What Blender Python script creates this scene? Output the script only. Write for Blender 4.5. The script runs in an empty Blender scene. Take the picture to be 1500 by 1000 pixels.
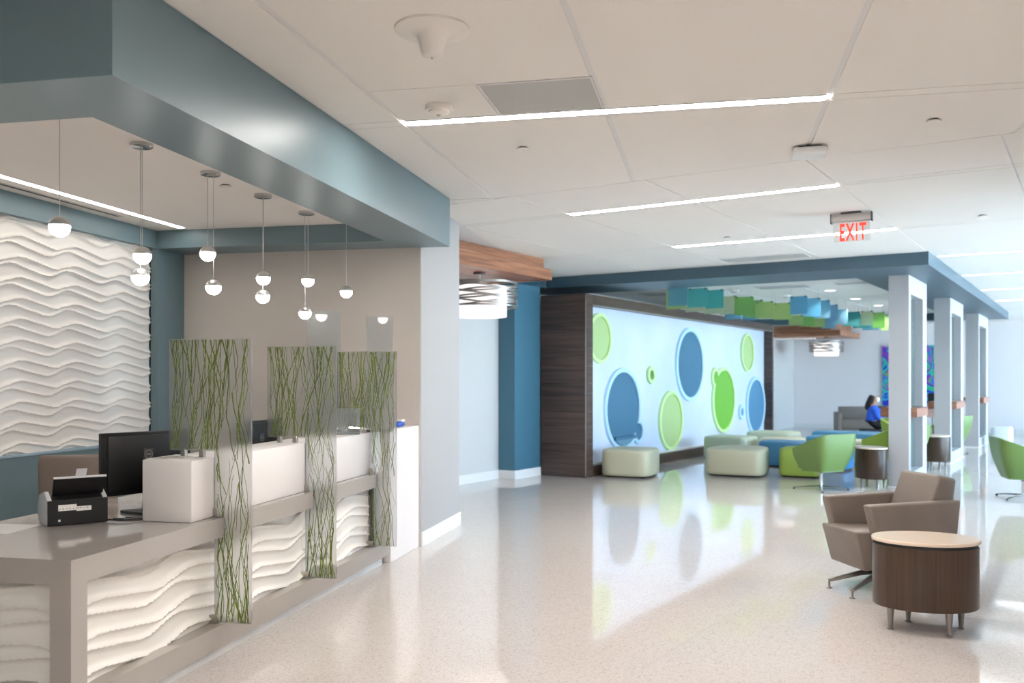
import bpy, bmesh, math, random
from mathutils import Vector, Matrix
R = math.radians
PI = math.pi
random.seed(7)
SC = bpy.context.scene
COL = SC.collection

# ------------------------------------------------------------------ camera, sky, exposure
TH = {0: 0.0, 1: R(12.2), 2: R(32.6)}          # the two wings of the building meet at an angle
cam_d = bpy.data.cameras.new('camera')
cam = bpy.data.objects.new('camera', cam_d)
COL.objects.link(cam)
cam.location = (0, 0, 1.5)
cam.rotation_euler = (R(90), 0, 0)
cam_d.sensor_width = 36.0
cam_d.lens = 36.0 * 1340 / 1500
cam_d.shift_y = 55 / 1500
cam_d.clip_start = 0.05
cam_d.dof.use_dof = True
cam_d.dof.focus_distance = 5.6
cam_d.dof.aperture_fstop = 2.2
SC.camera = cam

SC.view_settings.view_transform = 'Standard'
SC.view_settings.look = 'None'
SC.view_settings.exposure = 0.6
SC.view_settings.gamma = 1.0
SC.view_settings.use_curve_mapping = False

world = bpy.data.worlds.new('daylight')
SC.world = world
world.use_nodes = True
bg = world.node_tree.nodes['Background']
bg.inputs[0].default_value = (0.575, 0.755, 1.0, 1)
bg.inputs[1].default_value = 14.0
STRIP = 74.0        # ceiling strip lights
WARM = (1.0, 0.942, 0.90, 1)

# sun high over the roof from the left: it never enters the room, it lights the paving outside the windows
sun_d = bpy.data.lights.new('sun', 'SUN')
sun_d.energy = 58.0
sun_d.angle = R(1.0)
sun_d.color = (1.0, 0.98, 0.96)
sun = bpy.data.objects.new('sun', sun_d)
COL.objects.link(sun)
sun.rotation_euler = Vector((0.62 * math.cos(TH[2]), -0.62 * math.sin(TH[2]), -0.78)).to_track_quat('-Z', 'Y').to_euler()

SC.cycles.use_denoising = True
SC.cycles.max_bounces = 10
SC.cycles.diffuse_bounces = 5
SC.cycles.transmission_bounces = 8
SC.cycles.transparent_max_bounces = 12
SC.cycles.sample_clamp_indirect = 40.0
SC.cycles.caustics_reflective = False
SC.cycles.caustics_refractive = False


def wor(a, b, k):
    t = TH[k]
    return (a * math.cos(t) + b * math.sin(t), -a * math.sin(t) + b * math.cos(t))


def loc(x, y, k):
    t = TH[k]
    return (x * math.cos(t) - y * math.sin(t), x * math.sin(t) + y * math.cos(t))


# ------------------------------------------------------------------ materials
def lin(c):
    return tuple(((v / 255) / 12.92 if v / 255 <= 0.04045 else ((v / 255 + 0.055) / 1.055) ** 2.4) for v in c) + (1,)


def mat(name, rgb, rough=0.5, metal=0.0, spec=0.5, coat=0.0, emit=None, strength=0.0, bump=None, vary=None):
    m = bpy.data.materials.new(name)
    m.use_nodes = True
    nt = m.node_tree
    p = nt.nodes['Principled BSDF']
    p.inputs['Base Color'].default_value = lin(rgb)
    p.inputs['Roughness'].default_value = rough
    p.inputs['Metallic'].default_value = metal
    p.inputs['Specular IOR Level'].default_value = spec
    p.inputs['Coat Weight'].default_value = coat
    if emit:
        p.inputs['Emission Color'].default_value = emit
        p.inputs['Emission Strength'].default_value = strength
    if bump or vary:
        tc = nt.nodes.new('ShaderNodeTexCoord')
    if bump:
        sc, st = bump
        n = nt.nodes.new('ShaderNodeTexNoise')
        n.inputs['Scale'].default_value = sc
        n.inputs['Detail'].default_value = 3
        b = nt.nodes.new('ShaderNodeBump')
        b.inputs['Strength'].default_value = st
        b.inputs['Distance'].default_value = 0.01
        nt.links.new(tc.outputs['Object'], n.inputs['Vector'])
        nt.links.new(n.outputs['Fac'], b.inputs['Height'])
        nt.links.new(b.outputs['Normal'], p.inputs['Normal'])
    if vary:
        sc, amt = vary
        n = nt.nodes.new('ShaderNodeTexNoise')
        n.inputs['Scale'].default_value = sc
        n.inputs['Detail'].default_value = 4
        r = nt.nodes.new('ShaderNodeValToRGB')
        c = lin(rgb)
        r.color_ramp.elements[0].position = 0.3
        r.color_ramp.elements[1].position = 0.7
        r.color_ramp.elements[0].color = tuple(v * (1 - amt) for v in c[:3]) + (1,)
        r.color_ramp.elements[1].color = tuple(min(1, v * (1 + amt)) for v in c[:3]) + (1,)
        nt.links.new(tc.outputs['Object'], n.inputs['Vector'])
        nt.links.new(n.outputs['Fac'], r.inputs['Fac'])
        nt.links.new(r.outputs['Color'], p.inputs['Base Color'])
    return m


def wood(name, dark, light, scale, rough=0.35):
    """grain: noise stretched along one axis (scale is per axis)"""
    m = bpy.data.materials.new(name)
    m.use_nodes = True
    nt = m.node_tree
    p = nt.nodes['Principled BSDF']
    p.inputs['Roughness'].default_value = rough
    tc = nt.nodes.new('ShaderNodeTexCoord')
    mp = nt.nodes.new('ShaderNodeMapping')
    mp.inputs['Scale'].default_value = scale
    oi = nt.nodes.new('ShaderNodeObjectInfo')
    ad = nt.nodes.new('ShaderNodeVectorMath')
    ad.operation = 'ADD'
    mu = nt.nodes.new('ShaderNodeVectorMath')
    mu.operation = 'SCALE'
    mu.inputs[0].default_value = (13.1, 17.3, 7.7)
    nt.links.new(oi.outputs['Random'], mu.inputs['Scale'])
    n = nt.nodes.new('ShaderNodeTexNoise')
    n.inputs['Scale'].default_value = 1.0
    n.inputs['Detail'].default_value = 6
    n.inputs['Distortion'].default_value = 0.6
    r = nt.nodes.new('ShaderNodeValToRGB')
    r.color_ramp.elements[0].position = 0.32
    r.color_ramp.elements[1].position = 0.68
    r.color_ramp.elements[0].color = lin(dark)
    r.color_ramp.elements[1].color = lin(light)
    nt.links.new(tc.outputs['Object'], mp.inputs['Vector'])
    nt.links.new(mp.outputs['Vector'], ad.inputs[0])
    nt.links.new(mu.outputs['Vector'], ad.inputs[1])
    nt.links.new(ad.outputs['Vector'], n.inputs['Vector'])
    nt.links.new(n.outputs['Fac'], r.inputs['Fac'])
    hs = nt.nodes.new('ShaderNodeHueSaturation')
    mr = nt.nodes.new('ShaderNodeMapRange')
    mr.inputs['To Min'].default_value = 0.84
    mr.inputs['To Max'].default_value = 1.14
    nt.links.new(oi.outputs['Random'], mr.inputs['Value'])
    nt.links.new(mr.outputs[0], hs.inputs['Value'])
    nt.links.new(r.outputs['Color'], hs.inputs['Color'])
    nt.links.new(hs.outputs['Color'], p.inputs['Base Color'])
    return m


def emitter(name, col, strength):
    m = bpy.data.materials.new(name)
    m.use_nodes = True
    nt = m.node_tree
    nt.nodes.remove(nt.nodes['Principled BSDF'])
    e = nt.nodes.new('ShaderNodeEmission')
    e.inputs[0].default_value = col
    e.inputs[1].default_value = strength
    nt.links.new(e.outputs[0], nt.nodes['Material Output'].inputs['Surface'])
    return m


def clear_glass(name, tint=(0.93, 0.97, 0.96, 1), rough=0.0, haze=0.0, hazecol=(0.8, 0.85, 0.85, 1)):
    """thin pane: see-through by Fresnel, mirror for the rest, optional haze of scattered light"""
    m = bpy.data.materials.new(name)
    m.use_nodes = True
    nt = m.node_tree
    nt.nodes.remove(nt.nodes['Principled BSDF'])
    t = nt.nodes.new('ShaderNodeBsdfTransparent')
    t.inputs[0].default_value = tint
    g = nt.nodes.new('ShaderNodeBsdfGlossy')
    g.inputs['Roughness'].default_value = rough
    f = nt.nodes.new('ShaderNodeFresnel')
    f.inputs[0].default_value = 1.5
    mx = nt.nodes.new('ShaderNodeMixShader')
    nt.links.new(f.outputs[0], mx.inputs[0])
    last = t
    if haze:
        tr = nt.nodes.new('ShaderNodeBsdfTranslucent')
        tr.inputs[0].default_value = hazecol
        df = nt.nodes.new('ShaderNodeBsdfDiffuse')
        df.inputs[0].default_value = hazecol
        m1 = nt.nodes.new('ShaderNodeMixShader')
        nt.links.new(tr.outputs[0], m1.inputs[1])
        nt.links.new(df.outputs[0], m1.inputs[2])
        m2 = nt.nodes.new('ShaderNodeMixShader')
        m2.inputs[0].default_value = haze
        nt.links.new(t.outputs[0], m2.inputs[1])
        nt.links.new(m1.outputs[0], m2.inputs[2])
        last = m2
    nt.links.new(last.outputs[0], mx.inputs[1])
    nt.links.new(g.outputs[0], mx.inputs[2])
    nt.links.new(mx.outputs[0], nt.nodes['Material Output'].inputs['Surface'])
    return m


def frosted_glass(name):
    m = bpy.data.materials.new(name)
    m.use_nodes = True
    nt = m.node_tree
    nt.nodes.remove(nt.nodes['Principled BSDF'])
    r = nt.nodes.new('ShaderNodeBsdfRefraction')
    r.inputs['Color'].default_value = (0.90, 0.90, 0.89, 1)
    r.inputs['Roughness'].default_value = 0.42
    r.inputs['IOR'].default_value = 1.12
    d = nt.nodes.new('ShaderNodeBsdfTranslucent')
    d.inputs[0].default_value = (0.75, 0.76, 0.76, 1)
    mx = nt.nodes.new('ShaderNodeMixShader')
    mx.inputs[0].default_value = 0.12
    nt.links.new(r.outputs[0], mx.inputs[1])
    nt.links.new(d.outputs[0], mx.inputs[2])
    nt.links.new(mx.outputs[0], nt.nodes['Material Output'].inputs['Surface'])
    return m


def terrazzo():
    m = bpy.data.materials.new('terrazzo')
    m.use_nodes = True
    nt = m.node_tree
    p = nt.nodes['Principled BSDF']
    p.inputs['Roughness'].default_value = 0.07
    p.inputs['IOR'].default_value = 1.56
    tc = nt.nodes.new('ShaderNodeTexCoord')
    v = nt.nodes.new('ShaderNodeTexVoronoi')
    v.inputs['Scale'].default_value = 150
    ramp = nt.nodes.new('ShaderNodeValToRGB')
    e = ramp.color_ramp.elements
    e[0].position, e[0].color = 0.0, lin((176, 166, 158))
    e[1].position, e[1].color = 1.0, lin((205, 199, 195))
    for pos, c in ((0.10, (185, 176, 170)), (0.2, (197, 189, 184)), (0.85, (200, 193, 188))):
        x = e.new(pos)
        x.color = lin(c)
    sep = nt.nodes.new('ShaderNodeSeparateColor')
    n = nt.nodes.new('ShaderNodeTexNoise')
    n.inputs['Scale'].default_value = 0.9
    n.inputs['Detail'].default_value = 3
    rr = nt.nodes.new('ShaderNodeMapRange')
    rr.inputs['From Min'].default_value = 0.3
    rr.inputs['From Max'].default_value = 0.7
    rr.inputs['To Min'].default_value = 0.03
    rr.inputs['To Max'].default_value = 0.065
    nb = nt.nodes.new('ShaderNodeTexNoise')
    nb.inputs['Scale'].default_value = 2.2
    nb.inputs['Detail'].default_value = 1
    b = nt.nodes.new('ShaderNodeBump')
    b.inputs['Strength'].default_value = 0.06
    b.inputs['Distance'].default_value = 0.02
    L = nt.links.new
    L(tc.outputs['Object'], v.inputs['Vector'])
    L(v.outputs['Color'], sep.inputs[0])
    L(sep.outputs[0], ramp.inputs['Fac'])
    L(ramp.outputs['Color'], p.inputs['Base Color'])
    L(tc.outputs['Object'], n.inputs['Vector'])
    L(n.outputs['Fac'], rr.inputs['Value'])
    L(rr.outputs[0], p.inputs['Roughness'])
    L(tc.outputs['Object'], nb.inputs['Vector'])
    L(nb.outputs['Fac'], b.inputs['Height'])
    L(b.outputs['Normal'], p.inputs['Normal'])
    return m


def mural_mat():
    m = bpy.data.materials.new('mural_sky_blue')
    m.use_nodes = True
    nt = m.node_tree
    p = nt.nodes['Principled BSDF']
    p.inputs['Roughness'].default_value = 0.3
    tc = nt.nodes.new('ShaderNodeTexCoord')
    n = nt.nodes.new('ShaderNodeTexNoise')
    n.inputs['Scale'].default_value = 0.7
    n.inputs['Detail'].default_value = 4
    r = nt.nodes.new('ShaderNodeValToRGB')
    r.color_ramp.elements[0].position = 0.35
    r.color_ramp.elements[1].position = 0.65
    r.color_ramp.elements[0].color = lin((200, 214, 236))
    r.color_ramp.elements[1].color = lin((216, 224, 240))
    nt.links.new(tc.outputs['Object'], n.inputs['Vector'])
    nt.links.new(n.outputs['Fac'], r.inputs['Fac'])
    nt.links.new(r.outputs['Color'], p.inputs['Base Color'])
    return m


def painting_mat():
    m = bpy.data.materials.new('abstract_paint')
    m.use_nodes = True
    nt = m.node_tree
    p = nt.nodes['Principled BSDF']
    p.inputs['Roughness'].default_value = 0.4
    tc = nt.nodes.new('ShaderNodeTexCoord')
    n = nt.nodes.new('ShaderNodeTexNoise')
    n.inputs['Scale'].default_value = 1.8
    n.inputs['Detail'].default_value = 1.0
    n.inputs['Distortion'].default_value = 2.2
    r = nt.nodes.new('ShaderNodeValToRGB')
    r.color_ramp.interpolation = 'CONSTANT'
    e = r.color_ramp.elements
    e[0].position, e[0].color = 0.0, lin((40, 60, 200))
    e[1].position, e[1].color = 0.36, lin((30, 170, 220))
    for pos, c in ((0.42, (60, 200, 130)), (0.47, (40, 200, 190)), (0.51, (90, 70, 200)), (0.55, (150, 60, 200)),
                   (0.59, (120, 190, 60)), (0.63, (50, 120, 230)), (0.69, (190, 90, 200))):
        x = e.new(pos)
        x.color = lin(c)
    nt.links.new(tc.outputs['Object'], n.inputs['Vector'])
    nt.links.new(n.outputs['Fac'], r.inputs['Fac'])
    nt.links.new(r.outputs['Color'], p.inputs['Base Color'])
    return m


def acrylic(name, rgb):
    m = bpy.data.materials.new(name)
    m.use_nodes = True
    nt = m.node_tree
    nt.nodes.remove(nt.nodes['Principled BSDF'])
    c = lin(rgb)
    t = nt.nodes.new('ShaderNodeBsdfTransparent')
    t.inputs[0].default_value = c
    tl = nt.nodes.new('ShaderNodeBsdfTranslucent')
    tl.inputs[0].default_value = c
    d = nt.nodes.new('ShaderNodeBsdfDiffuse')
    d.inputs[0].default_value = c
    g = nt.nodes.new('ShaderNodeBsdfGlossy')
    g.inputs['Roughness'].default_value = 0.15
    f = nt.nodes.new('ShaderNodeFresnel')
    f.inputs[0].default_value = 1.45
    m1, m2, m3 = (nt.nodes.new('ShaderNodeMixShader') for _ in range(3))
    m1.inputs[0].default_value = 0.5
    m2.inputs[0].default_value = 0.42
    L = nt.links.new
    L(tl.outputs[0], m1.inputs[1]); L(d.outputs[0], m1.inputs[2])
    L(t.outputs[0], m2.inputs[1]); L(m1.outputs[0], m2.inputs[2])
    L(f.outputs[0], m3.inputs[0]); L(m2.outputs[0], m3.inputs[1]); L(g.outputs[0], m3.inputs[2])
    L(m3.outputs[0], nt.nodes['Material Output'].inputs['Surface'])
    return m


M = dict(
    ceil=mat('ceiling_panel_white', (226, 222, 216), 0.9, bump=(300, 0.08)),
    grid=mat('ceiling_grid', (214, 213, 212), 0.6),
    gap=mat('ceiling_shadow_gap', (150, 148, 145), 0.8),
    vent=mat('vent_grey', (176, 177, 174), 0.7),
    slot=mat('slot_dark', (70, 72, 74), 0.6),
    blue=mat('soffit_blue_paint', (108, 130, 137), 0.36, spec=0.5, bump=(60, 0.03)),
    blued=mat('accent_blue_paint', (66, 112, 134), 0.4, bump=(60, 0.03)),
    beam=mat('beam_blue_paint', (66, 91, 104), 0.4, bump=(60, 0.03)),
    grey=mat('warm_grey_paint', (204, 197, 190), 0.6, bump=(80, 0.03)),
    white=mat('white_wall_paint', (200, 200, 199), 0.6, bump=(80, 0.03)),
    plaster=mat('white_relief_plaster', (232, 227, 220), 0.5),
    reliefd=mat('white_relief_resin', (228, 225, 219), 0.35),
    lgrey=mat('light_grey_paint', (166, 166, 166), 0.6, bump=(80, 0.03)),
    pierc=mat('pier_grey_paint', (168, 167, 168), 0.6),
    endc=mat('cool_grey_paint', (238, 236, 238), 0.6),
    alcovec=mat('alcove_ceiling_paint', (236, 230, 224), 0.7),
    base=mat('white_baseboard', (226, 228, 228), 0.4),
    stone=mat('grey_solid_surface', (164, 157, 151), 0.07, spec=0.5, vary=(180, 0.05)),
    counter=mat('white_solid_surface', (228, 224, 222), 0.3),
    steel=mat('brushed_steel', (185, 180, 172), 0.35, metal=1.0),
    bandm=mat('brushed_band', (150, 146, 142), 0.4, metal=0.8),
    capm=mat('satin_chrome', (215, 213, 210), 0.3, metal=0.85),
    chrome=mat('chrome', (205, 205, 205), 0.14, metal=1.0),
    cord=mat('cord_grey', (190, 188, 185), 0.4),
    opal=emitter('opal_glow', (1.0, 0.95, 0.90, 1), 12.0),
    strip=emitter('strip_glow', WARM, STRIP),
    cool=emitter('cool_strip_glow', (0.86, 0.94, 1.0, 1), STRIP * 0.08),
    alcove=emitter('alcove_strip_glow', (1.0, 0.93, 0.86, 1), 10.0),
    down=emitter('downlight_glow', (1.0, 0.96, 0.9, 1), 2.2),
    drum=emitter('drum_glow', (1.0, 0.94, 0.93, 1), 0.8),
    black=mat('black_plastic', (14, 14, 15), 0.35),
    dark=mat('dark_rubber', (30, 30, 30), 0.6),
    screen=mat('black_screen', (8, 8, 9), 0.2),
    silver=mat('silver_plastic', (206, 207, 209), 0.35),
    paper=mat('white_paper', (235, 233, 230), 0.7),
    print=mat('printed_grey', (120, 118, 116), 0.7),
    fabricg=mat('taupe_fabric', (134, 120, 110), 0.85, bump=(500, 0.2)),
    leather=mat('brown_leather', (120, 109, 100), 0.42, bump=(220, 0.12), vary=(6, 0.08)),
    alu=mat('cast_aluminium', (150, 145, 140), 0.35, metal=0.85),
    cream=mat('cream_vinyl', (182, 181, 156), 0.45, bump=(150, 0.05)),
    sage=mat('sage_vinyl', (172, 183, 162), 0.45, bump=(150, 0.05)),
    green=mat('green_vinyl', (140, 166, 72), 0.45, bump=(150, 0.05)),
    greenc=mat('green_shell', (96, 122, 62), 0.42, bump=(150, 0.05)),
    olive=mat('olive_fabric', (136, 160, 62), 0.7, bump=(150, 0.1)),
    bluev=mat('blue_vinyl', (62, 124, 162), 0.45, bump=(150, 0.05)),
    litblue=mat('lit_blue_vinyl', (44, 134, 196), 0.45),  # blue vinyl of the lit ottoman, the light on it put into the colour
    whitev=mat('white_vinyl', (232, 236, 236), 0.45),
    greyv=mat('grey_vinyl', (150, 140, 134), 0.55),
    tabletop=mat('cream_table_top', (216, 198, 180), 0.15),
    disc_b=mat('disc_blue', (60, 112, 142), 0.5),
    disc_b2=mat('disc_light_blue', (76, 132, 168), 0.5),
    ring_b=mat('ring_pale_blue', (188, 222, 245), 0.4),
    disc_g=mat('disc_sage_green', (174, 200, 136), 0.5),
    disc_g2=mat('disc_leaf_green', (108, 176, 48), 0.5),
    disc_g3=mat('disc_dark_green', (88, 140, 50), 0.5),
    ring_g=mat('ring_pale_green', (204, 234, 166), 0.4),
    grass=mat('grass_strand', (96, 114, 28), 0.6, vary=(9, 0.4)),
    walnut=wood('walnut_veneer', (60, 46, 40), (90, 71, 62), (0.9, 0.9, 26.0), 0.33),
    walnutv=wood('walnut_vertical', (52, 37, 27), (70, 52, 38), (60.0, 60.0, 1.4), 0.28),
    canopy=wood('canopy_walnut', (122, 76, 52), (172, 120, 88), (6.0, 1.4, 22.0), 0.35),
    shelf=wood('shelf_walnut', (124, 80, 60), (156, 108, 84), (6.0, 2.0, 18.0), 0.35),
    frost=frosted_glass('frosted_resin'),
    glass=clear_glass('clear_glass'),
    hazeglass=clear_glass('hazy_glass', haze=0.28, hazecol=(0.62, 0.80, 0.80, 1)),
    acry=clear_glass('clear_acrylic', tint=(0.9, 0.92, 0.93, 1), haze=0.12),
    terrazzo=terrazzo(), mural=mural_mat(), art=painting_mat(),
    red=emitter('exit_red', (1.0, 0.05, 0.03, 1), 1.6),
    skin=mat('skin', (196, 150, 128), 0.5),
    hair=mat('dark_hair', (22, 16, 16), 0.4),
    top=mat('blue_knit', (38, 92, 205), 0.8),
    trousers=mat('dark_trousers', (28, 28, 36), 0.8),
    mask=mat('white_mask', (226, 236, 240), 0.8),
    shoe=mat('dark_shoes', (20, 20, 22), 0.5),
    a_blue=acrylic('acrylic_blue', (164, 218, 240)), a_teal=acrylic('acrylic_teal', (138, 222, 222)),
    a_lime=acrylic('acrylic_lime', (224, 243, 180)), a_green=acrylic('acrylic_green', (190, 232, 160)),
    a_pale=acrylic('acrylic_pale_lime', (246, 252, 226)), a_light=acrylic('acrylic_light_blue', (178, 220, 242)),
    a_sea=acrylic('acrylic_sea_green', (124, 206, 206)),
    ground=mat('pale_paving', (190, 195, 198), 0.8),
    bluewipe=mat('blue_card', (50, 90, 180), 0.5),
)


# ------------------------------------------------------------------ mesh helpers
class MB:
    def __init__(self):
        self.v, self.f = [], []

    def add(self, vs, fs):
        o = len(self.v)
        self.v += [tuple(p) for p in vs]
        self.f += [tuple(i + o for i in f) for f in fs]
        return self

    def box(self, x0, x1, y0, y1, z0, z1):
        return self.add([(x0, y0, z0), (x1, y0, z0), (x1, y1, z0), (x0, y1, z0), (x0, y0, z1), (x1, y0, z1), (x1, y1, z1), (x0, y1, z1)],
                        [(3, 2, 1, 0), (4, 5, 6, 7), (0, 1, 5, 4), (1, 2, 6, 5), (2, 3, 7, 6), (3, 0, 4, 7)])

    def prism(self, poly, z0, z1):
        n = len(poly)
        vs = [(x, y, z0) for x, y in poly] + [(x, y, z1) for x, y in poly]
        fs = [tuple(range(n - 1, -1, -1)), tuple(range(n, 2 * n))]
        fs += [(i, (i + 1) % n, n + (i + 1) % n, n + i) for i in range(n)]
        return self.add(vs, fs)

    def extrude(self, poly3, vec):
        n = len(poly3)
        vs = [tuple(p) for p in poly3] + [(p[0] + vec[0], p[1] + vec[1], p[2] + vec[2]) for p in poly3]
        fs = [tuple(range(n - 1, -1, -1)), tuple(range(n, 2 * n))]
        fs += [(i, (i + 1) % n, n + (i + 1) % n, n + i) for i in range(n)]
        return self.add(vs, fs)

    def lathe(self, prof, n=24, cx=0, cy=0, sx=1, sy=1, rot=0, cap=True):
        vs, fs = [], []
        for r, z in prof:
            for i in range(n):
                t = 2 * PI * i / n
                x, y = r * math.cos(t) * sx, r * math.sin(t) * sy
                vs.append((cx + x * math.cos(rot) - y * math.sin(rot), cy + x * math.sin(rot) + y * math.cos(rot), z))
        for k in range(len(prof) - 1):
            for i in range(n):
                j = (i + 1) % n
                fs.append((k * n + i, k * n + j, (k + 1) * n + j, (k + 1) * n + i))
        if cap:
            fs.append(tuple(range(n - 1, -1, -1)))
            fs.append(tuple((len(prof) - 1) * n + i for i in range(n)))
        return self.add(vs, fs)

    def tube(self, pts, r, n=8, flat=1.0):
        pts = [Vector(p) for p in pts]
        vs, fs = [], []
        m = len(pts)
        for i, p in enumerate(pts):
            d = (pts[min(i + 1, m - 1)] - pts[max(i - 1, 0)]).normalized()
            up = Vector((0, 0, 1)) if abs(d.z) < 0.9 else Vector((0, 1, 0))
            s = d.cross(up).normalized()
            u = s.cross(d)
            rr = r[i] if isinstance(r, (list, tuple)) else r
            for k in range(n):
                t = 2 * PI * k / n
                vs.append(p + s * (rr * math.cos(t)) + u * (rr * flat * math.sin(t)))
        for i in range(m - 1):
            for k in range(n):
                j = (k + 1) % n
                fs.append((i * n + k, i * n + j, (i + 1) * n + j, (i + 1) * n + k))
        fs.append(tuple(range(n - 1, -1, -1)))
        fs.append(tuple((m - 1) * n + k for k in range(n)))
        return self.add(vs, fs)

    def mesh(self, name, m, smooth=None):
        me = bpy.data.meshes.new(name)
        me.from_pydata(self.v, [], self.f)
        if m:
            me.materials.append(m)
        if smooth:
            me.shade_smooth()
            me.set_sharp_from_angle(angle=R(smooth))
        me.update()
        return me

    def build(self, name, m, parent=None, smooth=None, loc=(0, 0, 0), rotz=0.0):
        o = bpy.data.objects.new(name, self.mesh(name, m, smooth))
        COL.objects.link(o)
        o.location = loc
        o.rotation_euler = (0, 0, rotz)
        if parent:
            o.parent = parent
        return o


def B(*a):
    return MB().box(*a)


def bevel_mesh(me, w, seg=2, smooth=40, angle=30):
    bm = bmesh.new()
    bm.from_mesh(me)
    bmesh.ops.recalc_face_normals(bm, faces=bm.faces)
    es = [e for e in bm.edges if len(e.link_faces) == 2 and e.calc_face_angle(0) > R(angle)]
    bmesh.ops.bevel(bm, geom=es, offset=w, segments=seg, affect='EDGES', profile=0.5, clamp_overlap=True)
    bm.to_mesh(me)
    bm.free()
    me.shade_smooth()
    me.set_sharp_from_angle(angle=R(smooth))
    me.update()


def bev(o, w, seg=2, smooth=40, angle=30):
    bevel_mesh(o.data, w, seg, smooth, angle)
    return o


def tag(o, label, cat=None, group=None, kind=None):
    o['label'] = label
    if cat:
        o['category'] = cat
    if group:
        o['group'] = group
    if kind:
        o['kind'] = kind
    return o


def thing(name, label, cat, at=(0, 0, 0), rotz=0.0, group=None):
    o = bpy.data.objects.new(name, None)
    COL.objects.link(o)
    o.empty_display_size = 0.1
    o.location = at
    o.rotation_euler = (0, 0, rotz)
    return tag(o, label, cat, group)


def thing_f(name, label, cat, a, b, z, k, group=None, extra=0.0):
    x, y = wor(a, b, k)
    return thing(name, label, cat, (x, y, z), -TH[k] + extra, group)


def struct(name, mb, m, k=0, label=None, smooth=None):
    o = mb.build(name, m, None, smooth, rotz=-TH[k])
    o['kind'] = 'structure'
    if label:
        o['label'] = label
    return o


def copy_tree(o, parent=None):
    c = o.copy()
    COL.objects.link(c)
    if parent:
        c.parent = parent
    for ch in list(o.children):
        copy_tree(ch, c)
    return c


def clip(poly, n, d):
    """keep the part of a polygon where n.p <= d"""
    out = []
    for i, p in enumerate(poly):
        q = poly[(i + 1) % len(poly)]
        sp, sq = n[0] * p[0] + n[1] * p[1] - d, n[0] * q[0] + n[1] * q[1] - d
        if sp <= 0:
            out.append(p)
        if sp * sq < 0:
            t = sp / (sp - sq)
            out.append((p[0] + t * (q[0] - p[0]), p[1] + t * (q[1] - p[1])))
    return out


def area(poly):
    return abs(sum(p[0] * q[1] - q[0] * p[1] for p, q in zip(poly, poly[1:] + poly[:1]))) / 2


CZ = 3.10
# ------------------------------------------------------------------ floor and ground outside
floor = struct('floor', MB().prism([wor(-8.6, 31, 2), wor(2.7, 31, 2), wor(2.7, -8, 2), (-9, -8), (-9, 6)], -0.2, 0.0), M['terrazzo'],
               label='polished cream speckled terrazzo floor')
for a0, b0, a1, b1 in ((-7.5, 6.40, 2.5, 6.40), (-7.5, 12.55, 2.5, 12.55), (-1.98, -4, -1.98, 28.5), (-6.0, 6.4, -6.0, 12.2)):
    w = 0.003
    if a0 == a1:
        s = B(a0 - w, a0 + w, b0, b1, -0.01, 0.0006)
    else:
        s = B(a0, a1, b0 - w, b0 + w, -0.01, 0.0006)
    s.build('divider_strip', mat('divider_metal', (191, 184, 179), 0.06), floor, rotz=-TH[2])
struct('ground', B(-60, 80, -60, 90, -0.45, -0.25), M['ground'], label='pale paving outside the windows')

# ------------------------------------------------------------------ ceiling: a slab above, every lay-in panel a piece of its own
ceiling = struct('ceiling', MB().prism([wor(-9, 31, 2), wor(2.9, 31, 2), wor(2.9, -8, 2), (-9.5, -8), (-9.5, 6)], CZ + 0.006, CZ + 0.3),
                 M['grid'], label='white suspended ceiling of large lay-in panels')
n2 = (math.sin(TH[2]), math.cos(TH[2]))
n1 = (math.sin(TH[1]), math.cos(TH[1]))
c1v = (math.cos(TH[1]), -math.sin(TH[1]))
c2v = (math.cos(TH[2]), -math.sin(TH[2]))
JOIN = 6.77


def panel(poly, name='ceiling_panel', m=None, z0=CZ, z1=CZ + 0.012):
    if len(poly) > 2 and area(poly) > 0.004:
        return MB().prism(poly, z0, z1).build(name, m or M['ceil'], ceiling)


G = 0.016
cols1 = [-2.262, -1.87] + [-1.87 + 1.265 * i for i in range(1, 6)]
rows1 = [(-2.37, 0.14), (0.26, 2.77), (2.89, 5.40), (5.52, 7.86), (7.88, 10.3)]
for ci in range(len(cols1) - 1):
    a0, a1 = cols1[ci] + G, cols1[ci + 1] - G
    for ri, (b0, b1) in enumerate(rows1):
        cells = [(a0, a1, b0 + 0.003, b1 - 0.003)]
        if ci == 1 and ri == 2:
            cells = [(a0, a1, b0 + 0.003, 4.812), (a0, -1.252, 4.819, b1 - 0.003)]
        for c0, c1_, d0, d1_ in cells:
            pl = [wor(c0, d0, 1), wor(c1_, d0, 1), wor(c1_, d1_, 1), wor(c0, d1_, 1)]
            panel(clip(clip(pl, n2, JOIN - 0.003), c2v, 2.55))
    for bc in (-2.43, 0.20, 2.83, 5.46):
        if ci and bc == 5.46 and ci < 3:
            continue
        if ci and bc != 5.46 and ci < 5:
            continue
        pl = [wor(a0, bc - 0.054, 1), wor(a1, bc - 0.054, 1), wor(a1, bc + 0.054, 1), wor(a0, bc + 0.054, 1)]
        panel(clip(clip(pl, n2, JOIN - 0.003), c2v, 2.55), 'ceiling_strip')
# the lay-in grille beside the first strip light
v = thing_f('ceiling_vent', 'pale grey square ceiling grille beside the longest nearest strip light', 'ceiling vent', -0.925, 5.108, CZ, 1)
B(-0.30, 0.30, -0.272, 0.272, -0.002, 0.012).build('vent_face', M['vent'], v)
for s in (-1, 1):
    B(-0.312, 0.312, s * 0.283 - 0.008, s * 0.283 + 0.008, -0.004, 0.012).build('vent_frame', M['grid'], v)
    B(s * 0.308 - 0.006, s * 0.308 + 0.006, -0.275, 0.275, -0.004, 0.012).build('vent_frame', M['grid'], v)

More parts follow.
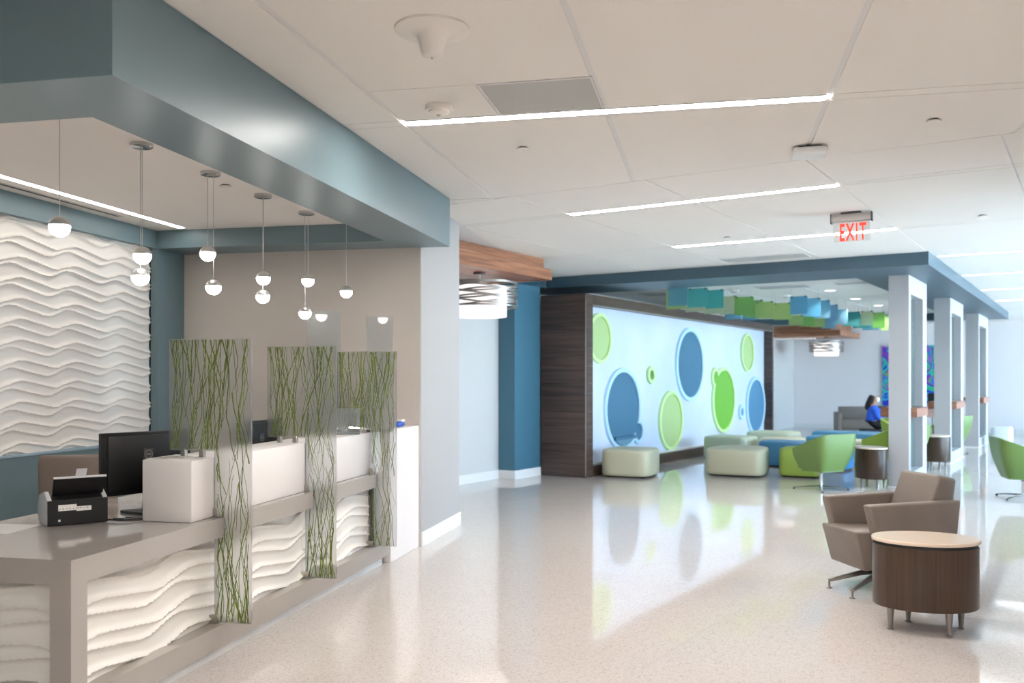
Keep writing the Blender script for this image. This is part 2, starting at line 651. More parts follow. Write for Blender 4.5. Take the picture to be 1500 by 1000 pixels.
cols2 = [-7.6, -6.85] + [-6.85 + 1.265 * i for i in range(1, 8)]
rows2 = [(6.773, 7.746), (7.854, 10.346), (10.454, 12.98), (13.09, 15.61), (15.72, 18.34), (18.46, 21.04), (21.16, 23.75), (23.87, 26.4), (26.5, 28.7)]
for ci in range(len(cols2) - 1):
    a0, a1 = cols2[ci] + 0.007, cols2[ci + 1] - 0.007
    for b0, b1 in rows2:
        pl = [wor(a0, b0 + 0.003, 2), wor(a1, b0 + 0.003, 2), wor(a1, b1 - 0.003, 2), wor(a0, b1 - 0.003, 2)]
        if b0 < 11:
            pl = clip(pl, (-c1v[0], -c1v[1]), 2.52)      # stops at the wall block of the reception
        panel(clip(pl, c2v, 2.55))
    for bc in (7.80, 10.40, 13.035, 15.665, 18.40, 21.10, 23.81, 26.45):
        if (ci in (3, 4) and bc < 11) or (ci in (5, 6) and 12 < bc < 24):
            continue
        pl = [wor(a0, bc - 0.048, 2), wor(a1, bc - 0.048, 2), wor(a1, bc + 0.048, 2), wor(a0, bc + 0.048, 2)]
        if bc < 11:
            pl = clip(pl, (-c1v[0], -c1v[1]), 2.52)
        panel(clip(pl, c2v, 2.55), 'ceiling_strip')


def strip_light(a, b, L, k, label, m='strip', w=0.043, z=CZ, group=None):
    t = thing_f('strip_light', label, 'strip light', a, b, z, k, group)
    B(-L / 2, L / 2, -w, w, -0.003, 0.004).build('diffuser', M[m], t)
    for s in (-1, 1):
        B(-L / 2, L / 2, s * (w + 0.003) - 0.003, s * (w + 0.003) + 0.003, -0.004, 0.006).build('edge_trim', M['base'], t)
    return t


strip_light(-0.605, 5.46, 2.50, 1, 'longest white recessed strip light, nearest the camera across the ceiling')
strip_light(-3.055, 7.80, 2.50, 2, 'white recessed strip light, second from the camera, between the nearest one and the exit sign')
strip_light(-3.055, 10.40, 2.50, 2, 'white recessed strip light seen through the hanging exit sign')
for b, w in zip((13.035, 15.665, 18.40, 21.10), ('nearest', 'second', 'third', 'farthest')):
    strip_light(-0.50, b, 2.50, 2, w + ' of the four white strip lights right of the blue beam', 'cool')
for b, w in ((2.83, 'nearest'), (0.20, 'middle'), (-2.43, 'farthest back')):
    for a, w2 in ((0.66, 'right'), (-1.87, 'left')):
        if w2 == 'right' or b < -1:
            strip_light(a, b, 2.50, 1, 'white recessed strip light above and behind the camera, ' + w + ' row, ' + w2, group='strip lights out of the picture')

# ------------------------------------------------------------------ reception wing: soffit, alcove, walls
SZ = 2.68
struct('trim_1', MB().prism([(-5.35, 3.143), (-2.267, 3.143), (-2.267, 7.86), (-2.72, 7.86), (-2.72, 3.63), (-5.35, 3.63)], SZ, CZ + 0.01),
       M['blue'], 1, 'blue painted dropped soffit around the reception desk')
struct('trim_2', B(-5.35, -2.72, 7.41, 7.86, SZ, 2.95), M['blue'], 1, 'blue dropped beam at the back of the reception alcove')
struct('trim_3', B(-5.35, -4.89, 3.63, 7.41, SZ, 2.95), M['blue'], 1, 'blue dropped beam above the white wave panelled wall')
struct('trim_4', B(-4.95, -4.88, 7.41, 7.86, 0, SZ), M['blue'], 1, 'blue corner pier beside the white wave panelled wall')
struct('trim_5', B(-4.89, -2.72, 3.63, 7.41, 2.84, 2.95), M['alcovec'], 1, 'lower pale ceiling of the reception alcove')
struct('wall_left', B(-5.35, -4.985, -5, 7.86, 0, 2.9), M['blue'], 1, 'blue wall behind the reception desk')
struct('trim_6', B(-4.985, -4.905, 3.2, 7.41, 0, 0.935), M['blue'], 1, 'blue wainscot below the white wave panels')
struct('trim_7', B(-4.985, -4.895, 3.2, 7.41, 0.935, 0.95), mat('pale_ledge', (150, 175, 190), 0.4), 1, 'thin pale ledge on the blue wainscot')
struct('wall_back', B(-4.88, -2.535, 7.835, 7.86, 0, CZ), M['grey'], 1, 'warm grey back wall of the reception alcove')
struct('wall_corner', B(-5.4, -2.53, 7.845, 9.12, 0, CZ + 0.01), M['lgrey'], 1, 'narrow white wall at the far end of the reception desk')
struct('baseboard_corner', B(-2.53, -2.515, 7.845, 9.135, 0, 0.125), M['base'], 1, 'white baseboard of the narrow white wall')

# the slot grille and strip light of the alcove ceiling
t = strip_light(-4.57, 5.75, 3.1, 1, 'white strip light in the alcove ceiling above the wave panels', 'alcove', 0.035, 2.84)
t.rotation_euler = (0, 0, -TH[1] + PI / 2)
t = thing_f('slot_diffuser', 'thin dark slot air diffuser beside the alcove strip light', 'air vent', -4.75, 5.2, 2.84, 1)
B(-0.03, 0.03, -1.5, 1.5, -0.004, 0.006).build('slot_frame', M['grey'], t)
B(-0.012, 0.012, -1.46, 1.46, -0.006, 0.004).build('slot', M['slot'], t)


# wave relief
def wave_h(s, z, P=0.152, L=0.60, D=0.027):
    w_ = 2 * PI * s / L
    d1 = 0.027 * (math.sin(w_) + 0.22 * math.sin(2 * w_)) + 0.006 * math.sin(w_ / 2)
    d2 = 0.024 * (math.sin(w_ - 1.0) + 0.20 * math.sin(2 * w_ - 2.0))
    q = (z - d1) / P
    t = q - math.floor(q)
    g = min(0.62, max(0.18, 0.36 + (d2 - d1) / P))
    if t < g:
        u, w = t / g, g
    else:
        u, w = (t - g) / (1 - g), 1 - g
    e = abs(2 * u - 1)
    return D * (1 - min(1.0, (w / 0.5) ** 0.4) * (1 - e ** (2.0 + 2.4 * min(1.0, max(0.0, (w - 0.3) / 0.3)))))


def relief(name, m, parent, s0, s1, z0, z1, to3, ds=0.018, dz=0.006, L=0.60):
    ns, nz = int((s1 - s0) / ds) + 1, int((z1 - z0) / dz) + 1
    vs, fs = [], []
    for j in range(nz + 1):
        z = z0 + (z1 - z0) * j / nz
        for i in range(ns + 1):
            s = s0 + (s1 - s0) * i / ns
            vs.append(to3(s, z, wave_h(s, z, L=L)))
    for j in range(nz):
        for i in range(ns):
            k = j * (ns + 1) + i
            fs.append((k, k + 1, k + ns + 2, k + ns + 1))
    # closed back and rim
    nb = len(vs)
    cs = [(s0, z0), (s1, z0), (s1, z1), (s0, z1)]
    vs += [to3(s, z, -0.01) for s, z in cs]
    fs.append((nb + 3, nb + 2, nb + 1, nb))
    W = ns + 1
    rims = [list(range(0, W)), [j * W + ns for j in range(nz + 1)], list(range(nz * W + ns, nz * W - 1, -1)), [j * W for j in range(nz, -1, -1)]]
    for q, rim in enumerate(rims):
        fs.append(tuple([nb + q, nb + (q + 1) % 4] + rim[::-1]))
    me = bpy.data.meshes.new(name)
    me.from_pydata(vs, [], fs)
    me.materials.append(m)
    me.shade_smooth()
    me.set_sharp_from_angle(angle=R(50))
    o = bpy.data.objects.new(name, me)
    COL.objects.link(o)
    if parent:
        o.parent = parent
    return o


wavewall = thing_f('wave_panel_wall', 'white sculpted wave relief panels covering the wall behind the desk', 'wall panelling', -4.975, 7.40, 0.95, 1)
for s0, s1 in ((-3.9, 0.0),):
    for z0, z1 in ((0.0, 0.28), (0.28, 1.775)):
        if z1 - z0 > 0.5 or True:
            relief('wave_panel', M['plaster'], wavewall, s0 + 0.0008, s1 - 0.0008, z0 + 0.0005, z1 - 0.0005, lambda s, z, h: (0.012 + h, s, z))

# ------------------------------------------------------------------ light-blue daylight side of the corner: recess, accent wall, canopy
struct('wall_recess', B(-7.9, -7.62, 7.3, 11.6, 0, CZ + 0.01), M['white'], 2, 'pale wall of the check-in recess under the wooden canopy')
struct('baseboard_recess', B(-7.62, -7.605, 7.0, 11.535, 0, 0.13), M['base'], 2, 'white baseboard of the check-in recess')
struct('wall_accent', B(-7.95, -7.33, 11.535, 12.275, 0, CZ), M['blued'], 2, 'deep blue accent wall beside the dark wood panels')
struct('baseboard_accent', MB().prism([(-7.605, 11.52), (-7.315, 11.52), (-7.315, 12.275), (-7.33, 12.275), (-7.33, 11.535), (-7.605, 11.535)], 0, 0.13), M['base'], 2,
       'white baseboard of the deep blue wall')
struct('wall_recess_end', B(-8.0, -5.65, 7.3, 7.6, 0, CZ), M['white'], 2, 'wall closing the check-in recess')
struct('wall_service', B(-8.2, -7.95, 11.5, 29, 0, CZ), M['white'], 2, 'pale wall past the bubble mural')
struct('wall_end', B(-8.2, 2.9, 28.7, 28.95, 0, CZ), M['endc'], 2, 'pale grey end wall of the waiting area')
struct('baseboard_end', B(-7.95, 2.6, 28.68, 28.7, 0, 0.13), M['base'], 2, 'white baseboard of the end wall')
struct('wall_behind', B(-9, 8, -8, -7.7, 0, CZ), M['grey'], 0, 'wall behind the camera')
struct('wall_far_left', B(-9.3, -9, -8, 6, 0, CZ), M['grey'], 0, 'wall beyond the reception at the left')


def canopy_block(t, w, L, step, h0, h1, zt, slats):
    """local: +x towards the room, y along; fascia of two stacked boards and a slatted underside"""
    bev(B(-0.05, 0, 0, L, h0, h1).build('fascia', M['canopy'], t), 0.004, 1)
    bev(B(-0.05, 0, 0, L - step, h1, zt).build('upper_fascia', M['canopy'], t), 0.004, 1)
    bev(B(-w, -0.05, L - 0.05, L, h0, h1).build('end_fascia', M['canopy'], t), 0.004, 1)
    B(-w, -0.05, L - step - 0.05, L - step, h1, zt).build('upper_end_fascia', M['canopy'], t)
    p = (w - 0.06) / slats
    me = None
    for i in range(slats):
        if me is None:
            s = B(0, p - 0.014, 0, L - 0.06, 0, 0.02).build('slat', M['canopy'], t, loc=(-w + i * p, 0, h0 + 0.012))
            me = s.data
        else:
            s = bpy.data.objects.new('slat', me)
            COL.objects.link(s)
            s.parent = t
            s.location = (-w + i * p, 0, h0 + 0.012)
    B(-w, -0.05, 0, L - 0.06, h0 + 0.05, h0 + 0.06).build('backing', M['walnut'], t)


t = thing_f('wooden_canopy', 'warm walnut canopy hung from the ceiling beside the reception corner', 'canopy', -6.2, 8.0, 0, 2)
canopy_block(t, 1.40, 2.70, 0.215, 2.835, 2.98, CZ, 11)
t = thing_f('wooden_canopy', 'warm walnut canopy on the far end wall, above the sofa side', 'canopy', -7.93, 26.2, 0, 2, extra=-PI / 2)
canopy_block(t, 2.45, 1.95, 0.25, 2.70, 2.86, CZ, 12)


def drum_pendant(a, b, zm, zt, label):
    t = thing_f('drum_pendant', label, 'pendant lamp', a, b, 0, 2)
    MB().lathe([(0.075, zm - 0.035), (0.08, zm - 0.03), (0.08, zm)], 20).build('mount', M['walnut'], t, 40)
    MB().tube([(0, 0, zt - 0.06), (0, 0, zm - 0.03)], 0.008, 8).build('stem', M['steel'], t, 40)
    Rr, r = 0.475, 0.345
    o = MB().lathe([(r - 0.004, zt - 0.44), (r, zt - 0.435), (r, zt - 0.06), (r - 0.004, zt - 0.055)], 40).build('inner_shade', M['drum'], t, 40)
    # woven band shade: slanting metal bands that cross one another
    for i in range(11):
        w = 0.021
        z0 = zt - 0.02 - 0.029 * i
        amp = 0.034 if i not in (0, 10) else 0.0
        ph = (i * 2.3) % (2 * PI)
        q = MB()
        vs, fs = [], []
        n = 56
        rad = Rr + (0.006 if i % 2 else 0)
        for j in range(n):
            a_ = 2 * PI * j / n
            zz = z0 + amp * math.sin(2 * a_ + ph)
            for rr, dz in ((rad, -w / 2), (rad, w / 2), (rad - 0.004, w / 2), (rad - 0.004, -w / 2)):
                vs.append((rr * math.cos(a_), rr * math.sin(a_), zz + dz))
        for j in range(n):
            k = (j + 1) % n
            for c in range(4):
                d = (c + 1) % 4
                fs.append((j * 4 + c, k * 4 + c, k * 4 + d, j * 4 + d))
        q.add(vs, fs).build('band', M['bandm'], t, 50)
    q = MB()
    for i in range(3):
        a_ = 2 * PI * i / 3 + 0.4
        q.tube([(0, 0, zt - 0.05), (Rr * math.cos(a_), Rr * math.sin(a_), zt - 0.05)], 0.005, 6)
    q.build('spider', M['steel'], t)
    return t


drum_pendant(-6.56, 9.50, 2.85, 2.72, 'large drum pendant with woven metal bands under the near wooden canopy')
drum_pendant(-6.55, 27.0, 2.715, 2.60, 'small-looking far drum pendant under the canopy on the end wall')
strip_light(-7.3, 26.55, 1.1, 2, 'short white light bar under the far wooden canopy', 'cool', 0.03, 2.66)

# ------------------------------------------------------------------ bubble mural wall
t = thing_f('bubble_mural_wall', 'dark walnut framed pale blue mural wall with green and blue discs', 'feature wall', -6.53, 12.285, 0, 2)
WT = 2.80
# end panel facing the room: horizontal veneer planks with open joints
zs = [0.02, 0.30, 0.50, 0.78, 1.00, 1.28, 1.44, 1.70, 1.98, 2.26, 2.54, 2.80]
for z0, z1 in zip(zs, zs[1:]):
    bev(B(-0.795, 0.0, 0.0, 0.02, z0 + 0.0008, z1 - 0.0008).build('plank', M['walnut'], t), 0.0015, 1)
B(-0.795, -0.005, 0.02, 0.05, 0.0, WT - 0.005).build('plank_backing', M['walnut'], t)
B(-0.006, 0.003, -0.003, 0.006, 0.02, WT).build('edge_bead', M['steel'], t)
# face frame
for z0, z1 in zip(zs, zs[1:]):
    bev(B(-0.02, 0.0, 0.022, 0.235, z0 + 0.0008, z1 - 0.0008).build('stile_plank', M['walnut'], t), 0.0015, 1)
y0 = 0.235
for i in range(4):
    y1 = y0 + (9.45 - 0.235) / 4
    B(-0.34, 0.0, y0 + 0.001, y1 - 0.001, 2.645, WT).build('head_plank', M['walnut'], t)
    B(-0.34, 0.0, y0 + 0.001, y1 - 0.001, 0.0, 0.165).build('sill_plank', M['walnut'], t)
    y0 = y1
B(-0.012, 0.002, 0.235, 9.45, 2.630, 2.645).build('head_bead', M['steel'], t)
for z0, z1 in zip(zs, zs[1:]):
    B(-0.34, 0.0, 9.45, 9.54, z0 + 0.0008, z1 - 0.0008).build('far_stile_plank', M['walnut'], t)
B(-0.01, 0.003, 9.535, 9.545, 0.0, WT).build('edge_bead', M['steel'], t)
B(-0.79, -0.34, 0.05, 9.54, 0, WT).build('wall_core', M['white'], t)
B(-0.26, -0.2, 0.04, 9.45, 0.165, 2.645).build('mural_panel', M['mural'], t)
B(-0.2, -0.10, 0.24, 9.45, 0.165, 0.185).build('sill_ledge', M['base'], t)


def outline(c, n=56):
    """closed outline of one circle, or of two overlapping circles joined; c = [(y, z, r), ...]"""
    if len(c) == 1:
        y, z, r = c[0]
        return [(y + r * math.cos(2 * PI * i / n), z + r * math.sin(2 * PI * i / n)) for i in range(n)]
    (y1, z1, r1), (y2, z2, r2) = c
    d = math.hypot(y2 - y1, z2 - z1)
    th = math.atan2(z2 - z1, y2 - y1)
    g1 = math.acos((d * d + r1 * r1 - r2 * r2) / (2 * d * r1))
    g2 = math.acos((d * d + r2 * r2 - r1 * r1) / (2 * d * r2))
    m = n * 2 // 3
    p = [(y1 + r1 * math.cos(th + g1 + (2 * PI - 2 * g1) * i / m), z1 + r1 * math.sin(th + g1 + (2 * PI - 2 * g1) * i / m)) for i in range(m)]
    k = n - m
    p += [(y2 + r2 * math.cos(th + PI + g2 + (2 * PI - 2 * g2) * i / k), z2 + r2 * math.sin(th + PI + g2 + (2 * PI - 2 * g2) * i / k)) for i in range(k)]
    return p


def disc(circ, ring, md, mr):
    """flat disc in a raised ring; local y along the wall, facing +x"""
    x0 = -0.2
    prof = [(ring, 0.0), (ring, 0.04), (ring - 0.008, 0.046), (0.006, 0.046), (0.0, 0.04), (0.0, 0.012)]
    vs, fs = [], []
    n = 56
    for g, x in prof:
        vs += [(x0 + x, max(y, 0.02), z) for y, z in outline([(a, b, r + g) for a, b, r in circ], n)]
    for k in range(len(prof) - 1):
        for i in range(n):
            j = (i + 1) % n
            fs.append((k * n + i, k * n + j, (k + 1) * n + j, (k + 1) * n + i))
    MB().add(vs, fs).build('ring', mr, t, 30)
    pts = [(x0, max(y, 0.02), z) for y, z in outline([(a, b, r + 0.004) for a, b, r in circ], n)]
    return MB().extrude(pts, (0.014, 0, 0)).build('disc', md, t)


k_ = 0.981


def Y2(b):
    return b * k_ - 12.285


def Z2(z):
    return 1.5 + (z - 1.5) * k_


def dsc(circ, ring, md, mr, label):
    o = disc([(Y2(b), Z2(z), r) for b, z, r in circ], ring, M[md], M[mr])
    o['label'] = label


dsc([(13.35, 2.165, 0.345)], 0.06, 'disc_g', 'ring_g', 'sage green disc cut by the left frame')
dsc([(14.22, 0.985, 0.62), (14.84, 0.575, 0.145)], 0.075, 'disc_b', 'ring_b', 'large blue disc with a little satellite bubble')
dsc([(15.39, 1.575, 0.085)], 0.075, 'disc_g3', 'ring_g', 'smallest dark green disc')
dsc([(16.32, 0.713, 0.49)], 0.07, 'disc_g', 'ring_g', 'sage green disc low on the mural')
dsc([(17.285, 1.79, 0.64)], 0.08, 'disc_b', 'ring_b', 'large blue disc high on the mural')
dsc([(19.24, 1.045, 0.63), (18.71, 1.53, 0.14)], 0.075, 'disc_g2', 'ring_g', 'large leaf green disc with a small bubble at its upper left')
dsc([(20.84, 2.11, 0.385)], 0.05, 'disc_g', 'ring_g', 'sage green disc near the far end')
dsc([(20.42, 0.75, 0.09)], 0.08, 'disc_b2', 'ring_b', 'tiny blue disc')
dsc([(21.45, 0.865, 0.60)], 0.08, 'disc_b2', 'ring_b', 'light blue disc at the far end')
# seat ledge inside the large blue disc
yb, zb, rb = Y2(14.22), Z2(0.985), 0.61
cut = Z2(0.52)
seg = []
a0 = math.asin((cut - zb) / rb)
for i in range(21):
    a_ = (PI - a0) + (2 * a0 + PI) * i / 20
    seg.append((-0.187, yb + rb * math.cos(a_), zb + rb * math.sin(a_)))
MB().extrude(seg, (0.05, 0, 0)).build('seat_ledge', mat('ledge_blue', (104, 146, 168), 0.5), t)
B(-0.187, -0.115, yb - 0.395, yb + 0.395, cut - 0.05, cut + 0.004).build('seat_edge', M['disc_b'], t)

# ------------------------------------------------------------------ blue beam around the lounge, columns
b_ = MB()
b_.prism([(-7.95, 12.48), (-1.78, 12.48), (-1.78, 24.85), (-2.88, 24.85), (-2.88, 13.60), (-7.95, 13.60)], 2.935, CZ + 0.01)
struct('trim_8', b_, M['beam'], 2, 'blue dropped ceiling beam around the lounge')
struct('trim_9', B(-7.95, -2.88, 24.2, 24.85, 2.935, CZ + 0.01), M['beam'], 2, 'far blue ceiling beam across the lounge')
struct('trim_10', B(-7.95, -7.33, 11.2, 12.48, 2.935, CZ + 0.005), M['beam'], 2, 'short blue ceiling beam above the accent wall')

for (b0, b1), w in zip(((13.53, 15.10), (17.75, 19.62), (22.35, 24.3)), ('nearest', 'middle', 'farthest')):
    t = thing_f('column', w + ' pale column pier with a tall glazed opening and wooden shelf', 'column', -2.31, b0, 0, 2)
    L = b1 - b0
    o0, o1 = 0.17, L - 0.36
    hw = 0.13
    q = MB()
    q.box(-hw, hw, 0, o0, 0, 2.935)
    q.box(-hw, hw, o1, L, 0, 2.935)
    q.box(-hw, hw, o0, o1, 0, 0.20)
    q.box(-hw, hw, o0, o1, 2.68, 2.935)
    q.build('pier', M['pierc'], t)
    B(-0.012, 0.012, o0, o1, 1.10, 2.68).build('glass_pane', M['hazeglass'], t)
    B(-0.012, 0.012, o0, o1, 0.20, 0.96).build('glass_pane', M['hazeglass'], t)
    bev(B(-0.26, 0.21, o0 + 0.005, o1 - 0.08, 0.965, 1.095).build('shelf', M['shelf'], t), 0.004, 1)
    B(-hw - 0.012, hw + 0.012, -0.012, L + 0.012, 0, 0.012).build('foot_trim', M['base'], t)

# ------------------------------------------------------------------ window wall at the right of the lounge, out of the picture
wf = MB()
y = 9.26
wn = 0
WA = 2.62
struct('wall_right', B(WA, WA + 0.2, -8, 9.26, 0, CZ), M['white'], 2, 'solid wall at the right near the camera')
while y < 28.6:
    y1 = y + 2.76
    wn += 1
    q = MB()
    for yy in (y, (y + y1) / 2, y1):
        q.box(WA, WA + 0.1, yy - 0.03, yy + 0.03, 0, CZ)
    q.box(WA, WA + 0.1, y + 0.03, y1 - 0.03, 0, 0.12)
    q.box(WA, WA + 0.1, y + 0.03, y1 - 0.03, CZ - 0.12, CZ)
    w = struct('window_%d' % wn, q, M['silver'], 2, 'tall glazed window of the lounge')
    B(WA + 0.04, WA + 0.05, y + 0.03, y1 - 0.03, 0.12, CZ - 0.12).build('pane', M['glass'], w)
    p = bpy.data.lights.new('window_portal', 'AREA')
    p.shape = 'RECTANGLE'
    p.size, p.size_y = y1 - y, CZ - 0.2
    p.cycles.is_portal = True
    po = bpy.data.objects.new('window_portal', p)
    COL.objects.link(po)
    x_, y_ = wor(WA - 0.02, (y + y1) / 2, 2)
    po.location = (x_, y_, CZ / 2)
    d = Vector((-math.cos(TH[2]), math.sin(TH[2]), 0))
    po.rotation_euler = d.to_track_quat('-Z', 'Y').to_euler()
    y = y1

# ------------------------------------------------------------------ reception desk
desk = thing_f('reception_desk', 'long grey framed reception desk with white wave front and raised white counter', 'desk', -2.545, 3.265, 0, 1)
DE = 3.52                      # length of the top band
q = B(-1.075, 0, 0, DE, 0.655, 0.76)
q.build('worktop', M['stone'], desk)
B(-0.1, 0.0, 0.0, 0.1, 0.1895, 0.655).build('leg', M['stone'], desk)
B(-1.075, -0.975, 0.0, 0.1, 0.1895, 0.655).build('leg', M['stone'], desk)
bev(B(-0.14, -0.03, DE, DE + 0.16, 0.19, 0.76).build('leg', M['stone'], desk), 0.003, 1)
B(-1.075, 0.0, 0.0, DE + 0.27, 0.075, 0.1895).build('bottom_rail', M['stone'], desk)
B(-1.03, -0.055, 0.06, DE + 0.25, 0.0, 0.075).build('toe_kick', M['base'], desk)
B(-0.2, -0.10, 0.1, DE + 0.1, 0.19, 0.655).build('front_core', M['base'], desk)
for s0, s1 in ((0.1, 1.21), (1.21, 2.34), (2.34, DE + 0.005)):
    relief('wave_panel', M['reliefd'], desk, s0 + 0.0008, s1 - 0.0008, 0.19, 0.655, lambda s, z, h: (-0.088 + h, s, z), 0.014, 0.006, 0.74)
o = relief('wave_panel', M['reliefd'], desk, 0.1, 0.975, 0.19, 0.655, lambda s, z, h: (-s, 0.088 - h, z), 0.014, 0.006, 0.74)
B(-0.975, -0.1, 0.098, 0.14, 0.19, 0.655).build('end_core', M['base'], desk)
# raised transaction counter and the white return that ends the desk
bev(B(-0.345, -0.06, 0.985, 3.50, 0.7605, 1.08).build('transaction_counter', M['counter'], desk), 0.006, 2)
bev(B(-0.62, 0.0, 3.82, 4.56, 0.0, 1.085).build('return_pier', M['counter'], desk), 0.004, 1)
B(-0.30, -0.075, 3.50, 3.83, 0.19, 1.078).build('counter_link', M['counter'], desk)


def grass(rng, x0, x1, xs, z0, zs, z1):
    """strands wander up the sheet; the sheet is L-shaped: full height right of xs, above zs on the left"""
    q = MB()

    def ok(x, z):
        return x0 + 0.004 < x < x1 - 0.004 and (x > xs + 0.004 or z > zs + 0.006) and z0 < z < z1

    n = 92
    for i in range(n):
        x = rng.uniform(x0 + 0.006, x1 - 0.006)
        up = rng.random() < 0.5
        if i % 5 == 4:
            z = rng.uniform(z0, z1)
            Lh = rng.uniform(0.15, 0.4)
        elif up:
            z = z0 + 0.004 if x > xs else zs + 0.008
            Lh = rng.uniform(0.3, 1.0)
        else:
            z = z1 - 0.004
            Lh = rng.uniform(0.3, 1.1)
        sg = 1 if up else -1
        dx = rng.gauss(0, 0.24)
        pts = []
        st = 0.028
        for k in range(int(Lh / st)):
            if not ok(x, z):
                if pts:
                    break
                x = xs + 0.02 if x < xs else x
                if not ok(x, z):
                    break
            pts.append((x, -0.0066, z))
            dx = dx * 0.88 + rng.gauss(0, 0.10)
            if x < x0 + 0.02 or (x < xs + 0.02 and z < zs + 0.02):
                dx = abs(dx)
            if x > x1 - 0.02:
                dx = -abs(dx)
            x += dx * st
            z += sg * st
        if len(pts) > 3:
            r = rng.choice((0.0017, 0.0022, 0.0029, 0.0038))
            rr = [r * (1 - 0.55 * j / len(pts)) for j in range(len(pts))]
            q.tube(pts, rr, 4, 0.5)
    return q


words = ('nearest', 'middle', 'farthest')
for i, b in enumerate((4.47, 5.60, 6.77)):
    t = thing_f('frosted_screen', words[i] + ' frosted resin screen with green grass strands, standing across the desk front', 'screen', -2.585, b, 0, 1, 'grass screens on the desk')
    x0, xs, x1 = -0.285, -0.015, 0.2
    z0, zs, z1 = 0.197, 1.115, 1.716
    MB().extrude([(xs, 0.006, z0), (x1, 0.006, z0), (x1, 0.006, z1), (x0, 0.006, z1), (x0, 0.006, zs), (xs, 0.006, zs)], (0, -0.012, 0)).build('sheet', M['frost'], t)
    g = grass(random.Random(31 + i), x0, x1, xs, z0, zs, z1).build('grass_strands', M['grass'], t)
    g['kind'] = 'stuff'
    for xa, za in ((-0.2, 1.1), (-0.09, 1.1)):
        bev(B(xa - 0.014, xa + 0.014, -0.014, 0.014, za - 0.02, za + 0.022).build('clamp', M['steel'], t), 0.002, 1)
    for za in (0.785, 0.212):
        bev(B(xs - 0.03, xs + 0.022, -0.014, 0.014, za - 0.022, za + 0.022).build('clamp', M['steel'], t), 0.002, 1)

# clear glass panels standing on the staff side
t = thing_f('clear_screen', 'clear glass guard panel behind the middle grass screen', 'screen', -3.09, 7.0, 0.76, 1)
B(-0.147, 0.147, -0.005, 0.005, 0.012, 1.30).build('pane', M['acry'], t)
B(-0.12, 0.12, -0.03, 0.03, 0, 0.012).build('foot', M['steel'], t)
t = thing_f('clear_screen', 'narrow clear glass guard panel behind the farthest grass screen', 'screen', -2.60, 6.98, 1.079, 1)
B(-0.11, 0.11, -0.005, 0.005, 0.012, 0.925).build('pane', M['acry'], t)
B(-0.1, 0.1, -0.03, 0.03, 0, 0.012).build('foot', M['steel'], t)


# ------------------------------------------------------------------ things on the desk
def monitor(x, y, ang, label, zt=1.21, w=0.54, h=0.34, z=0.76):
    """local +y is the back of the screen"""
    t = thing('monitor', label, 'monitor', (x, y, z), ang)
    T = zt - z
    bev(B(-w / 2, w / 2, -0.02, 0.012, T - h, T).build('bezel', M['black'], t), 0.004, 1)
    B(-w / 2 + 0.012, w / 2 - 0.012, -0.022, -0.018, T - h + 0.015, T - 0.012).build('screen', M['screen'], t)
    bev(B(-0.235, 0.235, 0.012, 0.0165, T - h + 0.02, T - 0.02).build('back_housing', M['black'], t), 0.006, 2)
    B(-0.03, 0.03, 0.016, 0.019, T - 0.155, T - 0.095).build('emblem_plate', mat('emblem_plate', (52, 52, 54), 0.5), t)
    MB().lathe([(0.024, 0), (0.024, 0.002), (0.020, 0.002), (0.020, 0)], 24, cap=False).build('emblem', M['print'], t, loc=(0.0, 0.0191, T - 0.125)).rotation_euler = (R(-90), 0, 0)
    B(-0.014, 0.014, 0.019, 0.0203, T - 0.129, T - 0.121).build('emblem_bar', M['print'], t)
    MB().extrude([(-0.035, 0.03, T - h + 0.1), (0.035, 0.03, T - h + 0.1), (0.05, 0.03, 0.012), (-0.05, 0.03, 0.012)], (0, 0.03, 0)).build('stand_neck', M['black'], t)
    bev(MB().prism([(-0.1, -0.1), (0.1, -0.1), (0.08, 0.09), (-0.08, 0.09)], 0, 0.014).build('stand_base', M['slot'], t), 0.003, 1)
    return t


# its back looks at the visitor: local +y points towards (0.8, -0.59)
monitor(-2.03, 5.085, R(-126.4), 'black computer monitor turned away, left of the nearest grass screen')
x_, y_ = wor(-3.2, 6.12, 1)
monitor(x_, y_, R(-90 - 12.2 - 8), 'black computer monitor behind the counter between the first two screens', zt=1.20)
x_, y_ = wor(-3.12, 4.98, 1)

# document scanner, seen from behind
t = thing('document_scanner', 'silver and black document scanner with raised tray beside the monitor', 'scanner', (-2.325, 4.575, 0.76), R(37.3))
W_ = 0.285
side = [(0.0, 0.0, 0.012), (0.0, 0.02, 0.0), (0.0, 0.15, 0.0), (0.0, 0.185, 0.05), (0.0, 0.15, 0.14), (0.0, 0.06, 0.165), (0.0, 0.0, 0.13)]
bev(MB().extrude([(0.022, p[1] * 1.35 + 0.001, p[2]) for p in side], (W_ - 0.044, 0, 0)).build('body', M['black'], t), 0.004, 2)
for x in (0.0, W_ - 0.022):
    bev(MB().extrude([(x, p[1] * 1.35 + 0.004, p[2] * 1.02) for p in side], (0.022, 0, 0)).build('side_cover', M['silver'], t), 0.004, 2)
B(0.001, W_ - 0.001, -0.004, 0.02, 0.004, 0.128).build('rear_panel', M['black'], t)
tr = MB().extrude([(0.03, 0.055, 0.12), (W_ - 0.02, 0.055, 0.12), (W_ - 0.005, 0.0, 0.235), (0.03, 0.0, 0.235)], (0, 0.012, 0.006)).build('paper_tray', M['black'], t)
MB().extrude([(0.03, -0.002, 0.236), (W_ - 0.005, -0.002, 0.236), (W_ - 0.005, 0.012, 0.242), (0.03, 0.012, 0.242)], (0, 0, 0.004)).build('tray_edge', M['silver'], t)
